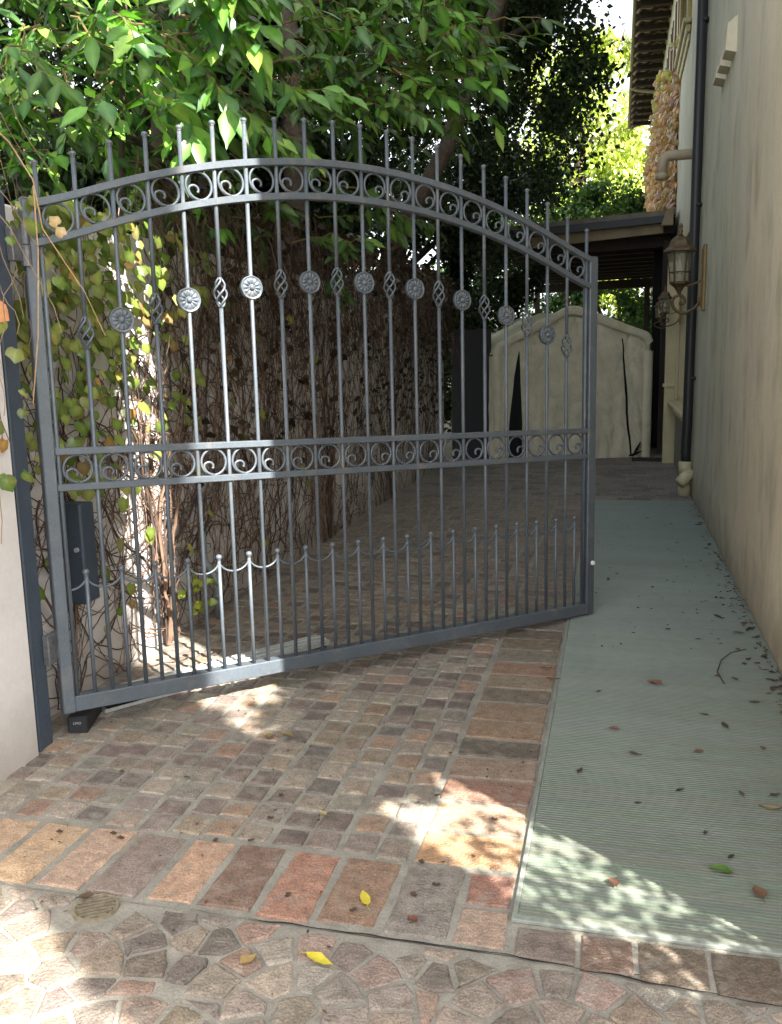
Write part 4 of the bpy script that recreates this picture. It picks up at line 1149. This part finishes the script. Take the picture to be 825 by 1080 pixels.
for b_ in ((-.66, 5.45, 3.16), (-.72, 5.4, 3.05), (-.80, 5.5, 3.22), (-.95, 5.3, 2.98)):
    twig((-1.45, 5.75, 3.30), b_, 11, .16, G1, .2)
for a, b_ in (((-1.95, 3.95, 3.02), (-1.45, 3.75, 2.92)), ((-2.05, 3.9, 3.10), (-1.52, 3.7, 3.02)), ((-2.0, 3.95, 2.95), (-1.62, 3.75, 2.62)), ((-2.1, 3.95, 2.9), (-1.80, 3.8, 2.52)), ((-2.2, 4.0, 2.8), (-1.9, 3.85, 2.45)), ((-2.0, 4.2, 2.85), (-1.55, 4.1, 2.55))):
    twig(a, b_, 12, .165, G1, .3)
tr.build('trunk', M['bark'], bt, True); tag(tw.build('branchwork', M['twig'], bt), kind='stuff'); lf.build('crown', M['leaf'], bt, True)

# --- trees whose crowns are many small leaves
def leafy(name, label, base, trunk, clumps, n, s, pal, seed, mat='leaf_small', group=None, flat=.5, cat='tree', floor=None, hole=None, limbs=True):
    r = random.Random(seed); base = Vector(base); t = empty(name, base, label, cat, group)
    tm = MB()
    for pts, r0, r1 in trunk: limb(tm, [Vector(p_) - base for p_ in pts], r0, r1, 10)
    if limbs:
        for c, rad, wgt in clumps:
            st_ = Vector(trunk[0][0][-2]); limb(tm, [q_ - base for q_ in wander(st_, c, 5, .12, r)], trunk[0][2] * .6, .02, 6)
    tm.build('trunk', M['bark'], t, True)
    m = MB(); W_ = [c[2] for c in clumps]; sub = []
    for c, rad, wgt in clumps:
        for k in range(max(5, int(14 * wgt))):
            d_ = rv(r); sub.append((Vector(c) + Vector((d_.x * rad[0], d_.y * rad[1], d_.z * rad[2])) * r.uniform(.35, .95), Vector(rad) * r.uniform(.22, .40), wgt, r.uniform(.7, 1.25)))
    for i in range(n):
        c, rad, wgt, br = r.choices(sub, [q_[2] for q_ in sub])[0] if i % 64 == 0 else sub[r.randrange(len(sub))]
        g_ = Vector((r.gauss(0, .5), r.gauss(0, .5), r.gauss(0, .5))); p_ = c + Vector((g_.x * rad[0], g_.y * rad[1], g_.z * rad[2]))
        if floor is not None and p_.z < floor: continue
        if hole and hole(p_): continue
        k = br * r.uniform(.75, 1.25); col = mulc(r.choice(pal), k)
        kite(m, p_ - base, rv(r) + Vector((0, 0, -.5)), rv(r) + Vector((0, 0, flat)), s * r.uniform(.7, 1.3), col, r)
    m.build('crown', M[mat], t)
    return t
DK = [L(46, 70, 36), L(38, 58, 34), L(56, 80, 40), L(34, 50, 30), L(66, 88, 44)]  # leaf greens darkened to stand in for shade on the fig crown
leafy('fig_tree', 'dark dense small leaved tree leaning over the drive behind the gate middle', (-3.0, 9.2, 0),
      [([(-3.0, 9.2, -.1), (-2.75, 9.2, 1.5), (-2.15, 9.1, 2.7), (-1.66, 9.0, 3.45), (-1.05, 9.0, 4.95), (-.8, 9.1, 6)], .12, .05), ([(-2.9, 9.2, 2.0), (-3.2, 9.5, 3.6), (-3.3, 9.6, 6)], .12, .05)],
      [((-1.6, 10.2, 5.4), (1.2, 1.2, 1.6), 1.2), ((-1.1, 11.3, 4.6), (.9, 1.0, 1.4), 1.0), ((-2.6, 10.2, 4.6), (1.2, 1.3, 1.6), 1.1), ((-3.6, 9.8, 5.2), (1.3, 1.4, 1.8), 1.0), ((-2.6, 8.6, 6.2), (1.3, 1.2, 1.1), .9), ((-.85, 11.0, 6.0), (.75, 1.0, 1.2), .9), ((-2.2, 12, 6.6), (1.6, 1.2, 1.4), .9), ((-.7, 9.6, 6.9), (1.1, 1.3, .7), 1), ((-.6, 12.4, 7.3), (1.0, 1.3, .7), .9)],  # last clumps added overhead out of view, to darken the drive
      60000, .075, DK, 31)
leafy('hedge_tree', 'dense shadowed evergreen hedge tree filling the gap above the end of the vine wall', (-3.4, 12.8, 0),
      [([(-3.4, 12.8, -.1), (-3.3, 12.8, 1.2), (-3.1, 12.9, 2.6), (-2.9, 13, 4)], .16, .07)],
      [((-2.9, 13.6, 2.0), (1.0, .8, 1.3), 1), ((-3.2, 12.3, 3.6), (1.3, 1.4, 1.1), 1), ((-2.2, 13.2, 3.6), (1.0, .9, 1.0), 1), ((-4.2, 12, 2.6), (1.2, 1.6, 1.6), 1), ((-1.6, 14.6, 4.4), (1.3, 1, .9), .9), ((-3.0, 15, 5), (1.6, 1.2, 1.6), .9), ((-2.3, 15.6, 2.2), (.9, .6, 1.1), 1), ((-2.6, 15.6, 1.0), (.9, .5, .9), .9), ((-1.9, 16.4, 3.0), (.8, .6, .7), .8), ((-2.2, 13.8, 2.9), (.5, .5, .6), .9)],
      46000, .085, [mulc(c, .7) for c in DK], 32)
leafy('shade_tree', 'dark tree standing behind the vine wall left of the fig tree', (-4.3, 8.0, 0),
      [([(-4.3, 8.0, -.1), (-4.2, 8, 1.6), (-4.0, 8.0, 3.0), (-3.9, 8, 4.6)], .2, .09)],
      [((-4.0, 7.8, 3.0), (1.2, 1.3, 1.3), 1), ((-3.3, 8.3, 3.4), (.9, 1.3, .9), 1), ((-4.6, 7.2, 4.8), (1.4, 1.4, 1.4), 1), ((-5.4, 7.4, 3.2), (1.3, 1.4, 1.5), 1), ((-3.5, 7.0, 4.6), (.9, 1.0, 1.0), .8), ((-3.4, 9.4, 2.6), (.8, 1.2, .7), .9), ((-5.2, 5.8, 3.2), (1.2, 1.2, 1.4), 1), ((-4.3, 6.0, 2.4), (.9, .9, .7), .8), ((-3.6, 6.6, 3.0), (.9, .6, .9), 1), ((-3.2, 7.6, 4.4), (.9, .7, .9), 1), ((-2.7, 8.2, 3.0), (.6, .7, .6), 1), ((-4.9, 5.2, 4.2), (1.3, .8, 1.0), 1), ((-3.4, 6.6, 5.6), (1.3, 1, 1), .8), ((-2.6, 7.8, 5.2), (.9, .9, .8), .8)],
      62000, .095, [mulc(c, .8) for c in DK], 33)
leafy('backdrop_tree', 'dark green tree beyond the carport roof below the sunlit crown', (-1.0, 23, 0),
      [([(-1.0, 23, -.1), (-1.0, 23, 1.5), (-1, 23, 3.0), (-1, 23.2, 5)], .2, .1)],
      [((-2.2, 22.8, 4.9), (1.8, 1.2, 1.1), 1), ((-.2, 23, 4.9), (1.6, 1.2, 1.0), 1), ((-3.6, 22.4, 3.4), (1.6, 1.2, 1.8), 1), ((.6, 23.6, 4.6), (1.0, 1, .9), .7), ((-.9, 22.6, 3.4), (2.0, .9, 1.0), 1.1), ((.7, 22.8, 3.0), (.9, .9, 1.3), .9), ((-1.3, 22.3, 1.9), (2.0, .9, 1.0), 1.0), ((.7, 23, 1.4), (1.0, .9, 1.2), 1.0), ((-3.4, 22.4, 1.4), (1.5, .9, 1.4), .9)],
      30000, .11, [L(78, 108, 48), L(64, 96, 48), L(92, 124, 60), L(54, 84, 44)], 34, hole=lambda p_: (abs(p_.x + .35) < .33 and abs(p_.z - 2.62) < .26 and noise.noise(p_ * 5) < .35))
leafy('sunlit_tree', 'tall bright yellow green tree in full sun far beyond the house', (-.5, 34, 0),
      [([(-1.9, 34, -.1), (-1.9, 34, 3), (-1.6, 34, 7), (-1.2, 34, 10)], .35, .15)],
      [((-1.6, 34, 8.6), (2.2, 2, 2.2), 1), ((.2, 34, 9.6), (1.8, 2, 2.2), .9), ((.3, 33, 6.8), (1.6, 1.8, 1.7), 1), ((-2.4, 33.5, 11.2), (2.2, 2, 2), .8), ((-1.2, 33, 6.2), (2.2, 1.8, 1.6), 1), ((-4.2, 33.5, 7.4), (2.2, 1.8, 2.2), 1), ((.0, 33.5, 12.2), (1.3, 1.5, 1.3), .45), ((.1, 33, 3.6), (1.4, 1.5, 1.5), .9)],
      17000, .20, [L(168, 182, 76), L(186, 194, 96), L(144, 164, 64), L(196, 200, 120)], 35)
leafy('sunlit_tree', 'sunlit bright green tree seen through gaps at far left behind the wall', (-9.5, 17, 0),
      [([(-9.5, 17, -.1), (-9.5, 17, 2), (-9.4, 17, 4), (-9.2, 17, 6)], .3, .12)],
      [((-9, 17, 5), (3, 2, 2.2), 1), ((-7, 17.5, 5.6), (2.2, 1.8, 2), 1), ((-11.5, 16, 4.4), (2.6, 2, 2.4), 1), ((-6.6, 18, 3), (2, 1.6, 2), 1)],
      12000, .17, [L(150, 170, 70), L(128, 152, 60), L(170, 186, 90)], 36)
# unseen trees added on the street side to block and shape the sun
def column_tree(name, label, base, h, rad, n, s, pal, seed):
    r = random.Random(seed); base = Vector(base); t = empty(name, base, label, 'tree')
    tm = MB(); limb(tm, [Vector((0, 0, -.1)), Vector((0, 0, h * .5)), Vector((0, 0, h * .97))], .16, .02, 10); tm.build('trunk', M['bark'], t, True)
    m = MB()
    for i in range(n):
        z = h * (.02 + .98 * r.random()); rr = rad * (min(1, (1 - z / h) * 5) ** .6) * r.random() ** .32; a = r.uniform(0, 2 * PI)
        kite(m, Vector((rr * math.cos(a), rr * math.sin(a), z)), rv(r) + Vector((0, 0, 1.4)), Vector((math.cos(a), math.sin(a), .2)) + rv(r) * .8, s * r.uniform(.8, 1.3), mulc(r.choice(pal), r.uniform(.7, 1.2)), r)
    m.build('crown', M['leaf_small'], t); return t
SD = Vector((.79, -.613, 0)); ND = Vector((.613, .79, 0))
pc = ND * 1.135 + SD * 2.6
column_tree('blocker_cypress', 'slim columnar cypress added out of view right of the camera to block sun', (pc.x, pc.y, 0), 10.0, .49, 26000, .13, DK, 41)  # added out of view; its shadow bounds the slot of sun
pc = ND * 1.86 + SD * .62
def fr(s_, z, n_=1.86): q_ = ND * n_ + SD * s_; return (q_.x, q_.y, z)
st_tree = leafy('dapple_tree', 'small leafy tree out of view at the front corner of the house, clumped to dapple the sun', fr(.62, 0),  # unseen tree; clumps and gaps shaped to form the sun patches
      [([fr(.75, -.1, 1.5), fr(.75, .8, 1.5), fr(.74, 1.7, 1.52), fr(.75, 2.7, 1.6), fr(.75, 3.3, 1.8)], .05, .02)],
      [(fr(.62, .75), (.32, .32, .62), 1.3), (fr(.62, 1.22), (.30, .30, .25), .8), (fr(.62, 3.05), (.30, .34, .50), 1.9)],
      5200, .085, G2, 42, 'leaf_small', limbs=False)
pc = ND * -.25 + SD * 2.7
leafy('blocker_tree', 'round headed tree added out of view right of the camera to block sun', (pc.x, pc.y, 0),  # added out of view; crown underside cuts off the sun patch
      [([(pc.x, pc.y, -.1), (pc.x, pc.y, 2.0), (pc.x + .05, pc.y, 4.0), (pc.x + .1, pc.y + .1, 6.0)], .11, .05)],
      [(fr(2.6, 6.0, .28), (.50, .50, 1.0), 1.2), (fr(2.6, 7.4, .25), (.5, .5, 1.0), 1.2), (fr(2.7, 6.6, -.4), (.8, .8, 1.3), 1.0), (fr(2.6, 5.45, .45), (.40, .40, .50), 1.5), (fr(2.6, 5.5, .75), (.3, .4, .5), 1.0)],
      34000, .11, DK, 45, floor=4.5)
# loose sprays of leaves that dapple the walkway
r = random.Random(43); m = MB()
b0 = Vector(fr(.62, 0))
for i in range(1500):
    z = 1.35 + .92 * r.random() ** 1.15; p_ = Vector(fr(.62 + r.gauss(0, .12), z, r.uniform(1.60, 2.02)))
    if noise.noise(p_ * 7.5) > .16 and z > 1.55: continue
    broad_leaf(m, p_ - b0, rv(r) + Vector((0, 0, -.4)), rv(r) + SD * .6 + Vector((0, 0, .6)), r.uniform(.030, .058), leafcol(r, G1), r, .3)
m.build('spray', M['leaf'], st_tree)

# ================================================================== WORLD, SUN, CAMERA
EL = 42.
sun_dir = Vector((.79 * math.cos(R(EL)), -.613 * math.cos(R(EL)), math.sin(R(EL)))).normalized()
sd = bpy.data.lights.new('sun', 'SUN'); sd.energy = 23.0; sd.angle = R(.5); sd.color = (1, .95, .86)
so = bpy.data.objects.new('sun', sd); COL.objects.link(so); so.location = (6, -5, 12)
so.rotation_euler = (-sun_dir).to_track_quat('-Z', 'Y').to_euler()
w = bpy.data.worlds.new('World'); scene.world = w; w.use_nodes = True
nt = w.node_tree; bg = nt.nodes['Background']
sky = nt.nodes.new('ShaderNodeTexSky'); sky.sky_type = 'NISHITA'; sky.sun_disc = False
sky.sun_elevation = R(EL); sky.sun_rotation = math.atan2(sun_dir.x, sun_dir.y)
sky.air_density = 1.0; sky.dust_density = 2.5; sky.ozone_density = 1.0
hs = nt.nodes.new('ShaderNodeHueSaturation'); hs.inputs['Saturation'].default_value = .25; hs.inputs['Value'].default_value = 3.6
nt.links.new(sky.outputs[0], hs.inputs['Color']); nt.links.new(hs.outputs[0], bg.inputs['Color'])
bg.inputs['Strength'].default_value = .15

cd = bpy.data.cameras.new('camera'); cam = bpy.data.objects.new('camera', cd); COL.objects.link(cam)
f_px = 945.105; pitch = .17210257; roll = -.0206606; yaw = -.24772027
cd.sensor_fit = 'VERTICAL'; cd.sensor_height = 36.; cd.sensor_width = 36.; cd.lens = 36. * f_px / 1080.
fwd0 = Vector((math.sin(yaw), math.cos(yaw), 0)); right0 = Vector((math.cos(yaw), -math.sin(yaw), 0)); up0 = Vector((0, 0, 1))
fwd = fwd0 * math.cos(pitch) - up0 * math.sin(pitch); up = up0 * math.cos(pitch) + fwd0 * math.sin(pitch)
rr = right0 * math.cos(roll) + up * math.sin(roll); uu = -right0 * math.sin(roll) + up * math.cos(roll)
cam.matrix_world = Matrix.Translation((0, 0, 1.5)) @ Matrix((rr, uu, -fwd)).transposed().to_4x4()
cd.clip_start = .05; cd.clip_end = 500
scene.camera = cam
scene.view_settings.view_transform = 'Standard'; scene.view_settings.look = 'None'; scene.view_settings.exposure = 0
scene.render.engine = 'CYCLES'
scene.cycles.use_denoising = True
scene.cycles.max_bounces = 8; scene.cycles.diffuse_bounces = 5; scene.cycles.transparent_max_bounces = 8
